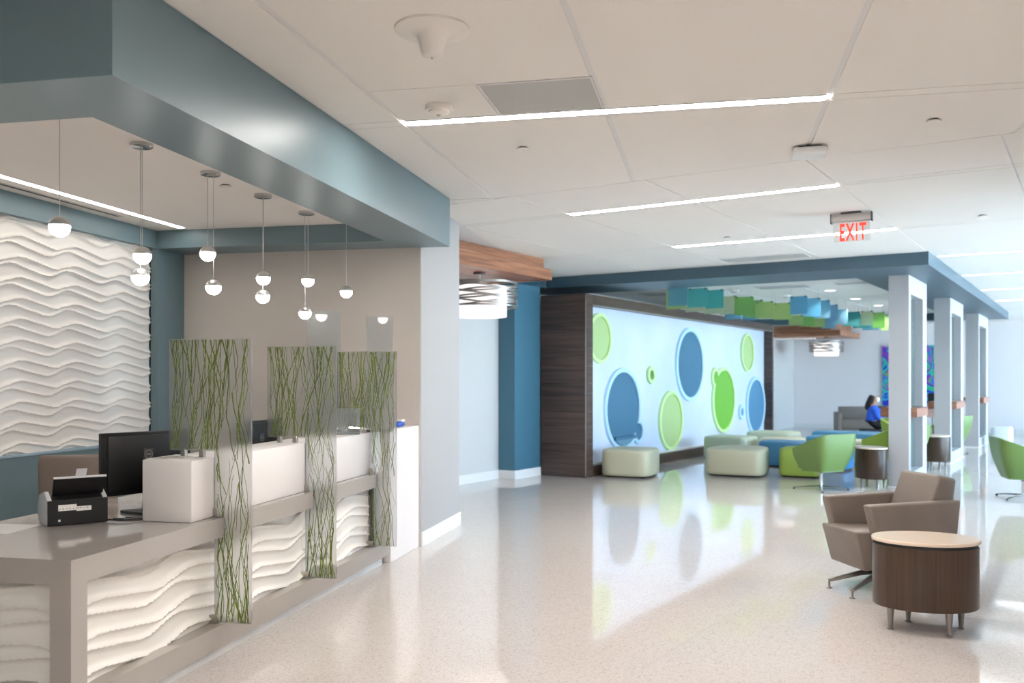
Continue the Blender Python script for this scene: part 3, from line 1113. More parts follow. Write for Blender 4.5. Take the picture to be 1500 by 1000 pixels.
MB().extrude([(0.13, 0.008, 0.235), (0.18, 0.008, 0.235), (0.185, -0.012, 0.285), (0.135, -0.012, 0.285)], (0, 0.003, 0)).build('tray_extension', M['silver'], t)
l = B(0.05, 0.135, -0.006, -0.004, 0.075, 0.105).build('rating_label', M['paper'], t)
l2 = B(0.135, 0.205, -0.006, -0.004, 0.07, 0.093).build('rating_label', M['paper'], t)
q = MB()
rr = random.Random(3)
for i in range(9):
    xa = 0.053 + 0.016 * i
    q.box(xa, xa + rr.uniform(0.005, 0.012), -0.0064, -0.006, 0.083, 0.085 + rr.uniform(0, 0.003))
q.build('label_print', M['print'], t)
B(0.05, 0.06, -0.006, -0.004, 0.022, 0.032).build('power_socket', M['paper'], t)

# papers, mouse, cables on the worktop
q = MB().extrude([(-0.13, -0.16, 0), (0.1, -0.15, 0), (0.13, 0.12, 0), (-0.12, 0.15, 0)], (0, 0, 0.0015)).build('paper_sheet', M['paper'])
x_, y_ = wor(-3.41, 3.89, 1)
q.location = (x_, y_, 0.7603)
tag(q, 'white paper sheet lying left of the scanner', 'paper')
x_, y_ = wor(-3.02, 4.86, 1)
q = MB().extrude([(-0.11, -0.15, 0), (0.11, -0.15, 0), (0.11, 0.15, 0), (-0.11, 0.15, 0)], (0, 0, 0.02)).build('paper_stack', M['paper'])
q.location = (x_, y_, 0.7603)
q.rotation_euler = (0, 0, R(-20))
tag(q, 'small stack of white papers behind the monitor stand', 'paper')
t = thing('computer_mouse', 'black computer mouse near the white counter box', 'mouse', (-1.885, 4.90, 0.76), R(40))
MB().lathe([(0.9, 0), (1.0, 0.008), (0.92, 0.022), (0.6, 0.034), (0.15, 0.037)], 20, sx=0.033, sy=0.055).build('shell', M['black'], t, 60)
B(-0.004, 0.004, 0.015, 0.035, 0.03, 0.037).build('wheel', M['slot'], t)
for i, pts in enumerate(([(-2.10, 4.82), (-2.02, 4.80), (-1.93, 4.84), (-1.86, 4.86), (-1.80, 4.95)], [(-2.12, 4.76), (-2.02, 4.73), (-1.95, 4.79), (-1.87, 4.80), (-1.80, 4.90)],
                         [(-2.06, 4.88), (-1.98, 4.83), (-1.92, 4.90), (-1.85, 4.98)])):
    pp = []
    for j in range(len(pts) - 1):
        for s in range(5):
            f_ = s / 5
            pp.append((pts[j][0] * (1 - f_) + pts[j + 1][0] * f_, pts[j][1] * (1 - f_) + pts[j + 1][1] * f_, 0.7648 + 0.006 * (i == 1)))
    c = MB().tube(pp, 0.004, 6).build('cable', M['black'], None, 60)
    tag(c, ('upper black cable running from the scanner to the counter', 'front black cable looping past the monitor stand', 'short black cable beside the mouse')[i], 'cable', 'cables on the desk')

q = MB().extrude([(-0.1, -0.14, 0), (0.1, -0.14, 0), (0.1, 0.14, 0), (-0.1, 0.14, 0)], (0, 0, 0.002)).build('flyer', M['paper'])
x_, y_ = wor(-2.79, 4.42, 1)
q.location = (x_, y_, 1.0805)
q.rotation_euler = (0, 0, R(-12))
tag(q, 'printed flyer lying on the near end of the white counter', 'flyer')
for i in range(4):
    B(-0.08, 0.0 + 0.06 * (i % 2), -0.11 + 0.05 * i, -0.085 + 0.05 * i, 0.002, 0.0026).build('print_block', M['print'], q)
x_, y_ = wor(-2.68, 7.60, 1)
t = thing('wipes_pack', 'blue and white wipes pack on the far end of the desk', 'wipes', (x_, y_, 1.085), R(-12.2))
bev(B(-0.05, 0.05, -0.09, 0.09, 0, 0.04).build('pack', M['bluewipe'], t), 0.012, 2)
bev(B(-0.02, 0.05, 0.01, 0.09, 0.04, 0.06).build('lid', M['paper'], t), 0.006, 2)
x_, y_ = wor(-2.72, 6.56, 1)
t = thing('sign_holder', 'slanted clear acrylic sign holder seen through the farthest grass screen', 'sign holder', (x_, y_, 1.08), R(-12.2 + 200))
MB().extrude([(-0.11, -0.06, 0.002), (0.11, -0.06, 0.002), (0.11, 0.06, 0.2), (-0.11, 0.06, 0.2)], (0, 0.004, 0)).build('face', M['acry'], t)
MB().extrude([(-0.11, 0.09, 0.0), (0.11, 0.09, 0.0), (0.11, 0.064, 0.2), (-0.11, 0.064, 0.2)], (0, 0.003, 0)).build('back', M['acry'], t)
B(-0.11, 0.11, -0.06, 0.093, 0, 0.002).build('base', M['acry'], t)
x_, y_ = wor(-2.66, 7.30, 1)
t = thing('sign_holder', 'slanted clear acrylic sign holder beside the blue wipes pack', 'sign holder', (x_, y_, 1.085), R(-12.2 + 90))
x_, y_ = wor(-2.68, 7.40, 1)
t.location = (x_, y_, 1.085)
MB().extrude([(-0.09, -0.05, 0.002), (0.09, -0.05, 0.002), (0.09, 0.05, 0.13), (-0.09, 0.05, 0.13)], (0, 0.004, 0)).build('face', M['acry'], t)
B(-0.09, 0.09, -0.05, 0.06, 0, 0.002).build('base', M['acry'], t)
x_, y_ = wor(-2.76, 6.862, 1)
t = thing('glass_bowl', 'round glass bowl with a dark base behind the farthest grass screen', 'bowl', (x_, y_, 1.0785), 0)
MB().lathe([(0.045, 0.0), (0.06, 0.012), (0.06, 0.03)], 24).build('base', M['dark'], t, 40)
MB().lathe([(0.06, 0.03), (0.078, 0.07), (0.077, 0.11), (0.06, 0.145), (0.057, 0.145), (0.073, 0.11), (0.074, 0.07), (0.055, 0.033)], 28, cap=False).build('bowl', M['acry'], t, 60)

# staff chair
x_, y_ = wor(-4.14, 5.37, 1)
t = thing('office_chair', 'taupe upholstered office chair behind the reception desk', 'chair', (x_, y_, 0), R(18))
bk = []
W2, H2 = 0.25, 0.52
o = MB()
n = 8
vs, fs = [], []
for side_ in (0, 1):
    for j in range(n + 1):
        for i in range(n + 1):
            u, v_ = i / n * 2 - 1, j / n
            ww = W2 * (0.86 + 0.14 * v_ ** 0.5) * (1 - 0.05 * (v_ > 0.95))
            vs.append((u * ww, 0.05 * (1 - u * u) * (-1) + side_ * 0.07 + 0.05 * v_, 0.47 + H2 * v_))
N_ = (n + 1) ** 2
for j in range(n):
    for i in range(n):
        k = j * (n + 1) + i
        fs.append((k, k + 1, k + n + 2, k + n + 1))
        fs.append((N_ + k, N_ + k + n + 1, N_ + k + n + 2, N_ + k + 1))
W = n + 1
ring_ = [i for i in range(W)] + [j * W + n for j in range(1, W)] + [n * W + i for i in range(n - 1, -1, -1)] + [j * W for j in range(n - 1, 0, -1)]
for q_, k in enumerate(ring_):
    k2 = ring_[(q_ + 1) % len(ring_)]
    fs.append((k2, k, N_ + k, N_ + k2))
bev(MB().add(vs, fs).build('backrest', M['fabricg'], t), 0.022, 3, 70, 50)
bev(B(-0.25, 0.25, -0.5, 0.0, 0.43, 0.51).build('seat', M['fabricg'], t), 0.03, 3)
MB().tube([(0, -0.25, 0.09), (0, -0.25, 0.43)], 0.03, 12).build('gas_lift', M['black'], t)
for i in range(5):
    a_ = 2 * PI * i / 5
    MB().tube([(0, -0.25, 0.10), (0.3 * math.cos(a_), -0.25 + 0.3 * math.sin(a_), 0.07)], [0.025, 0.015], 8).build('leg', M['black'], t)
    MB().tube([(0.3 * math.cos(a_) - 0.012, -0.25 + 0.3 * math.sin(a_), 0.03), (0.3 * math.cos(a_) + 0.012, -0.25 + 0.3 * math.sin(a_), 0.03)], 0.03, 10).build('caster', M['dark'], t)

# ------------------------------------------------------------------ globe pendants in the alcove
pend = [
    (-2.219, 4.501, [(-2.227, 2.249)], 'single globe pendant nearest the camera, at the far left'),
    (-2.112, 5.214, [(-2.093, 2.200), (-2.132, 2.084)], 'second globe pendant from the left, two balls on a chrome canopy'),
    (-1.953, 5.928, [(-1.962, 2.310), (-1.944, 2.097)], 'third globe pendant from the left, one ball straight below the other'),
    (-1.810, 6.651, [(-1.797, 2.230), (-1.822, 2.101)], 'fourth globe pendant from the left, two balls close together'),
    (-1.648, 7.335, [(-1.626, 2.288), (-1.670, 2.031)], 'fifth globe pendant from the left, with the lowest hanging ball'),
    (-1.380, 7.62, [(-1.380, 2.225)], 'single globe pendant at the far end, right of the others')]
for x, y, balls, lab in pend:
    t = thing('globe_pendant', lab, 'pendant lamp', (x, y, 2.84), -TH[1], 'globe pendants over the desk')
    MB().lathe([(0.058, -0.022), (0.064, -0.018), (0.064, 0.0)], 28).build('canopy', M['chrome'], t, 40)
    for i, (bx, bz) in enumerate(balls):
        dx = bx - x
        dy = -0.02 + 0.04 * i if len(balls) > 1 else 0.0
        zc = bz - 2.84
        rb = 0.05
        MB().tube([(dx, dy, zc + rb - 0.002), (dx, dy, -0.02)], 0.0022, 6).build('cord', M['cord'], t)
        prof = [(rb * math.cos(R(e)), zc + rb * math.sin(R(e))) for e in range(-88, 9, 8)]
        MB().lathe(prof, 24, dx, dy).build('globe', M['opal'], t, 60)
        prof = [(1.02 * rb * math.cos(R(e)), zc + 1.02 * rb * math.sin(R(e))) for e in range(8, 89, 8)]
        MB().lathe(prof, 24, dx, dy).build('cap', M['capm'], t, 60)

# ------------------------------------------------------------------ small ceiling fittings
t = thing_f('ceiling_antenna', 'white round ceiling fixture with a conical nose, nearest the camera', 'ceiling fixture', -1.24, 4.008, CZ, 1)
MB().lathe([(0.172, 0), (0.172, -0.010), (0.155, -0.018), (0.10, -0.022), (0.075, -0.030), (0.064, -0.055), (0.052, -0.105), (0.046, -0.122), (0.03, -0.131), (0.005, -0.133)][::-1], 40).build('dome', M['ceil'], t, 50)
MB().lathe([(0.004, -0.139), (0.008, -0.132)], 10).build('tip', M['vent'], t)
t = thing_f('smoke_detector', 'white round smoke detector left of the grey ceiling grille', 'smoke detector', -1.551, 5.149, CZ, 1)
MB().lathe([(0.078, 0), (0.082, -0.02), (0.078, -0.03)][::-1], 30).build('base', M['ceil'], t, 40)
MB().lathe([(0.066, -0.03), (0.06, -0.042), (0.035, -0.052), (0.005, -0.054)][::-1], 30).build('head', M['ceil'], t, 40)
MB().lathe([(0.018, -0.052), (0.012, -0.06), (0.003, -0.061)][::-1], 16).build('sensor', M['vent'], t, 40)
for a, b, k, lab in ((-3.27, 5.76, 3, 'flat sprinkler cover plate in the alcove ceiling behind the pendants'), (-1.263, 6.198, 1, 'flat white sprinkler cover plate left of the middle of the ceiling'), (1.351, 6.065, 1, 'flat white sprinkler cover plate at the upper right of the ceiling'),
                     (-0.938, 10.004, 2, 'flat white sprinkler cover plate right of the exit sign'), (-3.512, 9.989, 2, 'flat white sprinkler cover plate left of the exit sign')):
    t = thing_f('sprinkler_cover', lab, 'sprinkler', a, b, 2.84 if k == 3 else CZ, 1 if k == 3 else k, 'sprinkler covers in the ceiling')
    MB().lathe([(0.040, -0.014), (0.042, -0.011), (0.042, -0.008)], 24).build('plate', M['ceil'], t, 40)
    MB().lathe([(0.03, -0.008), (0.03, 0.004)], 16).build('neck', M['slot'], t)
t = thing_f('access_point', 'white rectangular wireless box on the ceiling between two strip lights', 'ceiling box', 0.672, 6.62, CZ, 1)
bev(B(-0.115, 0.115, -0.115, 0.115, -0.062, -0.014).build('housing', M['base'], t), 0.02, 3)
B(-0.075, 0.075, -0.06, 0.06, -0.014, 0.004).build('bracket', M['slot'], t)

# ceiling fittings in the lounge and in front of the beam
for a, b, lab in ((-4.05, 16.97, 'nearest right'), (-4.04, 18.98, 'middle right'), (-4.0, 21.0, 'farthest right')):
    t = thing_f('downlight', 'round recessed downlight in the lounge ceiling, ' + lab + ' of the three', 'downlight', a, b, CZ, 2, 'lounge downlights')
    MB().lathe([(0.11, -0.008), (0.115, 0.004)], 28).build('ring', M['base'], t, 40)
    MB().lathe([(0.09, -0.010), (0.09, 0.002)], 28).build('lens', M['down'], t)
    sp = bpy.data.lights.new('downlight_beam', 'SPOT')
    sp.energy = 120.0
    sp.spot_size = R(125)
    sp.spot_blend = 0.6
    sp.shadow_soft_size = 0.08
    sp.color = (1.0, 0.95, 0.89)
    so = bpy.data.objects.new('downlight_beam', sp)
    COL.objects.link(so)
    so.location = t.location + Vector((0, 0, -0.03))
for a, b, w, d, lab in ((-4.6, 15.9, 0.85, 0.45, 'grey ceiling grille in the middle of the lounge ceiling'), (-6.9, 16.0, 0.7, 0.5, 'grey ceiling grille above the mural wall'),
                        (-3.4, 15.9, 0.6, 0.25, 'grey ceiling grille near the nearest column'), (-3.7, 11.95, 1.1, 0.42, 'grey ceiling grille in front of the blue beam')):
    t = thing_f('ceiling_vent', lab, 'ceiling vent', a, b, CZ, 2)
    B(-w / 2, w / 2, -d / 2, d / 2, -0.006, 0.004).build('vent_face', M['vent'], t)
    for s in (-1, 1):
        B(-w / 2, w / 2, s * d / 2 - 0.012, s * d / 2 + 0.012, -0.009, 0.004).build('vent_frame', M['grid'], t)

for a, b, lab in ((-5.5, 16.0, 'small smoke detector in the lounge ceiling above the lime acrylic squares'), (-5.0, 17.6, 'round white detector in the lounge ceiling, farther right than the other')):
    t = thing_f('smoke_detector', lab, 'smoke detector', a, b, CZ, 2)
    MB().lathe([(0.085, 0.003), (0.09, -0.02), (0.08, -0.03)][::-1], 24).build('base', M['ceil'], t, 40)
    MB().lathe([(0.06, -0.03), (0.05, -0.055), (0.02, -0.06)][::-1], 24).build('head', M['vent'], t, 40)

# exit sign
t = thing_f('exit_sign', 'hanging clear exit sign with red letters and a left chevron', 'exit sign', -1.985, 9.15, 0, 2)
bev(B(-0.09, 0.09, -0.05, 0.05, 3.085, 3.102).build('ceiling_plate', M['slot'], t), 0.003, 1)
bev(B(-0.185, 0.185, -0.03, 0.03, 3.012, 3.085).build('housing', mat('sign_housing', (188, 184, 180), 0.35, metal=0.6), t), 0.004, 1)
for s in (-1, 1):
    B(s * 0.186 - 0.004, s * 0.186 + 0.004, -0.032, 0.032, 3.0, 3.09).build('end_cap', M['slot'], t)
B(-0.17, 0.17, -0.004, 0.004, 2.822, 3.012).build('panel', clear_glass('sign_acrylic', tint=(0.93, 0.93, 0.93, 1), haze=0.06, hazecol=(0.9, 0.9, 0.9, 1)), t)
cu = bpy.data.curves.new('lettering', 'FONT')
cu.body = 'EXIT'
cu.size = 0.185
cu.offset = 0.004
cu.space_character = 1.22
cu.extrude = 0.001
cu.align_x = 'CENTER'
cu.materials.append(M['red'])
lc = bpy.data.objects.new('lettering_curve', cu)
COL.objects.link(lc)
lm = bpy.data.meshes.new_from_object(lc.evaluated_get(bpy.context.evaluated_depsgraph_get()))
bpy.data.objects.remove(lc)
lo = bpy.data.objects.new('lettering', lm)
COL.objects.link(lo)
lo.parent = t
lo.scale = (0.56, 1.25, 1)
lo.rotation_euler = (R(90), 0, 0)
lo.location = (0.012, -0.006, 2.832)
q = MB()
q.extrude([(-0.155, -0.006, 2.895), (-0.135, -0.006, 2.92), (-0.126, -0.006, 2.92), (-0.145, -0.006, 2.895)], (0, -0.001, 0))
q.extrude([(-0.155, -0.006, 2.895), (-0.145, -0.006, 2.895), (-0.126, -0.006, 2.870), (-0.135, -0.006, 2.870)], (0, -0.001, 0))
q.build('chevron', M['red'], t)

# ------------------------------------------------------------------ brown lounge chair and oval table at the right
t = thing('lounge_chair', 'brown leather swivel armchair behind the oval wooden table', 'armchair', (2.737, 6.61, 0), R(11 + 90))
# local: +y is the front (towards -x in the room), x to the sitter's right


def prof_x(pts, x0, x1):
    return MB().extrude([(x0, p[0], p[1]) for p in pts], (x1 - x0, 0, 0))


for s in (-1, 1):
    xo, xi = (0.32, 0.225) if s > 0 else (-0.32, -0.225)
    arm = MB().extrude([(xo, 0.37, 0.635), (xo, -0.335, 0.655), (xo, -0.29, 0.235), (xo, 0.255, 0.20)], (xi - xo, 0, 0))
    bev(arm.build('arm', M['leather'], t), 0.018, 3, 60)
bev(MB().extrude([(-0.225, 0.425, 0.445), (-0.225, -0.16, 0.415), (-0.225, -0.16, 0.21), (-0.225, 0.345, 0.165)], (0.45, 0, 0)).build('seat', M['leather'], t), 0.02, 3, 60)
bev(MB().extrude([(-0.224, -0.08, 0.42), (-0.224, -0.23, 0.825), (-0.224, -0.375, 0.795), (-0.224, -0.30, 0.23), (-0.224, -0.16, 0.22)], (0.448, 0, 0)).build('backrest', M['leather'], t), 0.025, 3, 60)
MB().lathe([(0.05, 0.09), (0.04, 0.12), (0.035, 0.21)], 20).build('pedestal', M['alu'], t, 40)
for i, (fx, fy) in enumerate(((0.05, 0.457), (-0.27, 0.47), (-0.08, -0.44), (0.25, -0.44))):
    leg = MB().tube([(0, 0, 0.125), (fx * 0.5, fy * 0.5, 0.105), (fx, fy, 0.055)], [0.034, 0.027, 0.018], 8, 0.7).build('leg', M['alu'], t, 50)
    MB().lathe([(0.019, 0.0), (0.019, 0.008), (0.008, 0.012), (0.008, 0.05)], 14, fx, fy).build('glide', M['alu'], leg, 40)


def oval_table(x, y, rot, rx, ry, h, label, z0=0.14, legs=((-0.7, 0.1), (0.62, 0.28), (-0.05, 0.62), (0.22, -0.66))):
    t = thing('side_table', label, 'side table', (x, y, 0), rot)
    MB().lathe([(0.98, z0), (1.0, z0 + 0.008), (1.0, h - 0.04)], 56, sx=rx * 0.985, sy=ry * 0.985).build('body', M['walnutv'], t, 40)
    MB().lathe([(0.97, h - 0.04), (0.97, h - 0.022)], 56, sx=rx * 0.985, sy=ry * 0.985).build('shadow_gap', M['dark'], t, 40)
    MB().lathe([(0.985, h - 0.022), (1.0, h - 0.016), (1.0, h - 0.005), (0.985, h)], 56, sx=rx * 1.01, sy=ry * 1.01).build('table_top', M['tabletop'], t, 30)
    for lx, ly in legs:
        px, py = lx * rx, ly * ry
        leg = MB().lathe([(0.013, 0.012), (0.023, z0 - 0.002), (0.024, z0)], 16, px, py).build('leg', M['alu'], t, 40)
        MB().lathe([(0.02, 0.0), (0.02, 0.008), (0.01, 0.012)], 16, px, py).build('glide', M['alu'], leg, 40)
    return t


def leg_frac(x, y, rot, rx, ry, pts):
    out = []
    for px, py in pts:
        dx, dy = px - x, py - y
        out.append(((dx * math.cos(rot) + dy * math.sin(rot)) / rx, (-dx * math.sin(rot) + dy * math.cos(rot)) / ry))
    return out


tx, ty, tr_ = 2.484, 5.50, R(-12)
oval_table(tx, ty, tr_, 0.302, 0.228, 0.55, 'oval dark wood side table with cream top, nearest the camera', 0.145,
           leg_frac(tx, ty, tr_, 0.302, 0.228, [(2.272, 5.492), (2.452, 5.66), (2.545, 5.325), (2.70, 5.50)]))
oval_table(4.985, 12.70, 0, 0.205, 0.27, 0.56, 'dark wood side table left of the nearest column, beside green chairs', 0.13, ((-0.8, -0.35), (-0.02, -0.85), (0.72, -0.3), (0.1, 0.75)))
x_, y_ = wor(-2.30, 16.78, 2)
oval_table(x_, y_, 0, 0.25, 0.25, 0.56, 'dark wood side table between the nearest and the middle column', 0.13, ((-0.6, -0.4), (0.0, -0.72), (0.6, -0.3), (0.1, 0.7)))


# ------------------------------------------------------------------ ottomans
def ottoman(x, y, rot, w, d, h, m, label, skew=0.0, group='ottomans in the lounge'):
    t = thing('ottoman', label, 'ottoman', (x, y, 0), rot, group)
    # rounded square plan, soft top and bottom edges
    n = 40
    plan = []
    for i in range(n):
        a_ = 2 * PI * i / n + PI / n
        c, s = math.cos(a_), math.sin(a_)
        e = 0.42
        px = math.copysign(abs(c) ** e, c)
        py = math.copysign(abs(s) ** e, s)
        plan.append((px * w / 2 * (1 - skew * py), py * d / 2))
    rings = [(0.955, 0.03), (0.985, 0.045), (1.0, 0.08), (1.0, h - 0.07), (0.985, h - 0.03), (0.95, h - 0.008), (0.88, h), (0.5, h + 0.008), (0.02, h + 0.010)]
    vs, fs = [], []
    for f_, z in rings:
        vs += [(px * f_, py * f_, z) for px, py in plan]
    for k in range(len(rings) - 1):
        for i in range(n):
            j = (i + 1) % n
            fs.append((k * n + i, k * n + j, (k + 1) * n + j, (k + 1) * n + i))
    fs.append(tuple(range(n - 1, -1, -1)))
    fs.append(tuple((len(rings) - 1) * n + i for i in range(n)))
    MB().add(vs, fs).build('cushion', M[m], t, 50)
    MB().prism([(px * 0.9, py * 0.9) for px, py in plan], 0.012, 0.03).build('plinth', M['dark'], t)
    for sx in (-1, 1):
        for sy in (-1, 1):
            MB().lathe([(0.025, 0), (0.03, 0.012)], 12, sx * w * 0.34, sy * d * 0.34).build('foot', M['dark'], t)
    return t


o2 = -TH[2]
ottoman(1.845, 14.19, R(-25), 0.78, 0.80, 0.43, 'cream', 'cream ottoman at the left, against the near end of the mural')
ottoman(3.58, 14.40, R(-28), 0.86, 0.94, 0.43, 'cream', 'cream ottoman standing alone in front, left of the green one', 0.1)
ottoman(4.13, 17.26, o2, 0.88, 0.84, 0.43, 'sage', 'sage cream ottoman against the mural, behind the front cream one')
ottoman(4.98, 16.82, R(-24), 0.80, 0.70, 0.42, 'cream', 'cream ottoman squeezed between the sage and the blue ottoman')
ottoman(4.70, 15.86, R(-28), 0.76, 0.76, 0.43, 'bluev', 'blue ottoman between the front cream and the lime green one')
ottoman(5.29, 15.26, R(-33), 0.72, 0.72, 0.43, 'litblue', 'blue ottoman painted as lit up, right behind the green swivel chair')
ottoman(5.42, 18.95, o2, 1.0, 0.85, 0.42, 'sage', 'pale sage ottoman farthest back along the mural')
ottoman(4.49, 14.17, R(-26), 0.62, 0.74, 0.44, 'green', 'lime green ottoman half hidden by the green swivel chair')
ottoman(6.05, 17.35, o2, 0.85, 0.80, 0.42, 'bluev', 'blue ottoman in the middle of the lounge, behind the green chair')
ottoman(7.0, 18.75, o2, 1.6, 0.75, 0.42, 'bluev', 'long blue ottoman bench in front of the seated person')
ottoman(6.28, 16.18, R(-30), 0.62, 0.62, 0.42, 'cream', 'cream ottoman behind the side table at the column')
x_, y_ = wor(-1.80, 23.3, 2)
ottoman(x_, y_, o2, 0.42, 0.42, 0.42, 'whitev', 'white ottoman beyond the farthest column')


# ------------------------------------------------------------------ green swivel chairs
def shell_points(nu=28, nv=7):
    """bucket shell: u runs round the back from arm tip to arm tip, v from the floor of the shell to its rim; +y is the front"""
    out, inn = [], []
    for j in range(nv + 1):
        v_ = j / nv
        ro, ri = [], []
        for i in range(nu + 1):
            u = i / nu * 2 - 1
            ang = u * R(118)                       # 0 is the back
            sq = 1.0 / max(abs(math.cos(ang)) ** 9 + abs(math.sin(ang)) ** 9, 1e-6) ** (1 / 9)
            sq = 1.0 * sq
            rim = 0.765 - 0.20 * max(0.0, abs(u) - 0.34) / 0.66
            z = 0.27 + (rim - 0.27) * v_
            rad = (0.225 + 0.115 * (1 - (1 - v_) ** 2.0)) * sq
            x, y = rad * math.sin(ang) * 1.04, -rad * math.cos(ang)
            ro.append((x, y, z))
            f_ = (rad - 0.055) / rad
            ri.append((x * f_, y * f_, max(z - 0.0, 0.27 + 0.10)))
        out.append(ro)
        inn.append(ri)
    return out, inn


def swivel_chair(x, y, rot, label, m='greenc'):
    t = thing('swivel_chair', label, 'chair', (x, y, 0), rot, 'green swivel chairs')
    o, i_ = shell_points()
    nv, nu = len(o) - 1, len(o[0]) - 1
    vs = [p for r in o for p in r] + [p for r in i_ for p in r]
    N = (nv + 1) * (nu + 1)
    W = nu + 1
    fs = []
    for j in range(nv):
        for k in range(nu):
            a_ = j * W + k
            fs.append((a_, a_ + 1, a_ + W + 1, a_ + W))
            fs.append((N + a_, N + a_ + W, N + a_ + W + 1, N + a_ + 1))
    for k in range(nu):
        fs.append((nv * W + k, nv * W + k + 1, N + nv * W + k + 1, N + nv * W + k))
        fs.append((k + 1, k, N + k, N + k + 1))
    for k in (0, nu):
        for j in range(nv):
            a_ = j * W + k
            q4 = (a_, a_ + W, N + a_ + W, N + a_)
            fs.append(q4 if k == 0 else q4[::-1])
    ob = MB().add(vs, fs).build('shell', M[m], t, 60)
    fl = [(p[0] * 0.99, p[1] * 0.99) for p in o[0]]
    n = len(fl)
    MB().prism(fl, 0.255, 0.275).build('shell_floor', M[m], t)
    seat = MB().prism([(0.195 * math.sin(R(-118 + 236 * k / 16)), -0.195 * math.cos(R(-118 + 236 * k / 16))) for k in range(17)] + [(0.19, 0.25), (-0.19, 0.25)], 0.276, 0.42).build('seat', M[m], t)
    bev(seat, 0.03, 3, 60)
    MB().lathe([(0.06, 0.24), (0.035, 0.225), (0.022, 0.2), (0.022, 0.035)][::-1], 18).build('pedestal', M['chrome'], t, 40)
    for q in range(4):
        a_ = PI / 4 + q * PI / 2
        c, s = math.cos(a_), math.sin(a_)
        MB().tube([(0, 0, 0.045), (0.2 * c, 0.2 * s, 0.035), (0.36 * c, 0.36 * s, 0.018)], [0.022, 0.018, 0.012], 8, 0.6).build('leg', M['chrome'], t, 50)
        MB().lathe([(0.014, 0), (0.014, 0.012)], 10, 0.35 * c, 0.35 * s).build('glide', M['dark'], t)
    return t


def face(dx, dy):
    return math.atan2(-dx, dy)


c0 = swivel_chair(4.20, 12.44, face(-0.50, 0.86), 'lime green swivel chair seen from behind, in front of the ottomans')


def more_chair(x, y, rot, label, m=None):
    c = copy_tree(c0)
    c.location = (x, y, 0)
    c.rotation_euler = (0, 0, rot)
    c['label'] = label
    if m:
        for ch in c.children:
            if ch.name.split('.')[0] in ('shell', 'shell_floor', 'seat'):
                ch.data = ch.data.copy()
                ch.data.materials[0] = M[m]
    return c


more_chair(6.43, 11.50, face(0.95, -0.25), 'lime green swivel chair cut by the right edge of the picture')
more_chair(5.74, 14.36, face(-0.85, 0.5), 'olive green swivel chair behind the side table at the nearest column', 'olive')
x_, y_ = wor(-2.68, 15.98, 2)
more_chair(x_, y_, face(-0.6, 0.8), 'light green swivel chair whose edge shows right of the nearest column')
x_, y_ = wor(-3.0, 18.35, 2)
more_chair(x_, y_, face(0.3, -0.95), 'dark olive swivel chair seen between the nearest and middle column', 'olive')
x_, y_ = wor(-2.52, 20.35, 2)
more_chair(x_, y_, face(-0.6, 0.8), 'green swivel chair sliver between the middle and farthest column')

# ------------------------------------------------------------------ hanging acrylic squares
sq = [  # u, v, depth, width, height, colour : turned into room coordinates below
    (993, 433, 14.6, 0.33, 0.32, 'a_blue'), (1022, 436, 15.0, 0.33, 0.31, 'a_teal'), (1047, 438, 15.4, 0.33, 0.31, 'a_teal'),
    (990, 438, 15.3, 0.33, 0.33, 'a_lime'), (1017, 443, 15.8, 0.34, 0.32, 'a_pale'), (1045, 446, 16.2, 0.34, 0.32, 'a_pale'), (1067, 447, 16.6, 0.33, 0.33, 'a_pale'),
    (1090, 448, 15.9, 0.33, 0.32, 'a_green'), (1120, 454, 16.5, 0.34, 0.30, 'a_lime'), (1146, 456, 17.0, 0.33, 0.31, 'a_lime'), (1105, 452, 17.6, 0.34, 0.33, 'a_green'),
    (1074, 457, 19.0, 0.34, 0.30, 'a_blue'), (1098, 459, 19.4, 0.34, 0.30, 'a_blue'),
    (1170, 447, 15.8, 0.31, 0.31, 'a_blue'), (1189, 450, 16.4, 0.31, 0.33, 'a_blue'), (1204, 453, 17.0, 0.30, 0.33, 'a_blue'),
    (1218, 458, 17.8, 0.26, 0.31, 'a_light'), (1231, 464, 18.4, 0.28, 0.30, 'a_blue'),
    (1166, 469, 18.2, 0.30, 0.20, 'a_lime'), (1182, 470, 18.8, 0.30, 0.22, 'a_green'), (1198, 472, 19.4, 0.30, 0.20, 'a_lime'), (1214, 475, 20.0, 0.30, 0.18, 'a_light'),
    (1248, 467, 18.7, 0.32, 0.29, 'a_sea'), (1262, 470, 19.6, 0.34, 0.30, 'a_sea'), (1270, 466, 18.9, 0.25, 0.30, 'a_pale'),
    (1287, 469, 19.4, 0.26, 0.33, 'a_green'), (1300, 473, 20.0, 0.28, 0.32, 'a_green'), (1275, 475, 20.6, 0.34, 0.26, 'a_blue')]
cname = dict(a_blue='blue', a_teal='teal', a_lime='lime green', a_green='green', a_pale='pale lime', a_light='light blue', a_sea='sea green')
ordn = ['first', 'second', 'third', 'fourth', 'fifth', 'sixth', 'seventh', 'eighth', 'ninth', 'tenth']
seen = {}
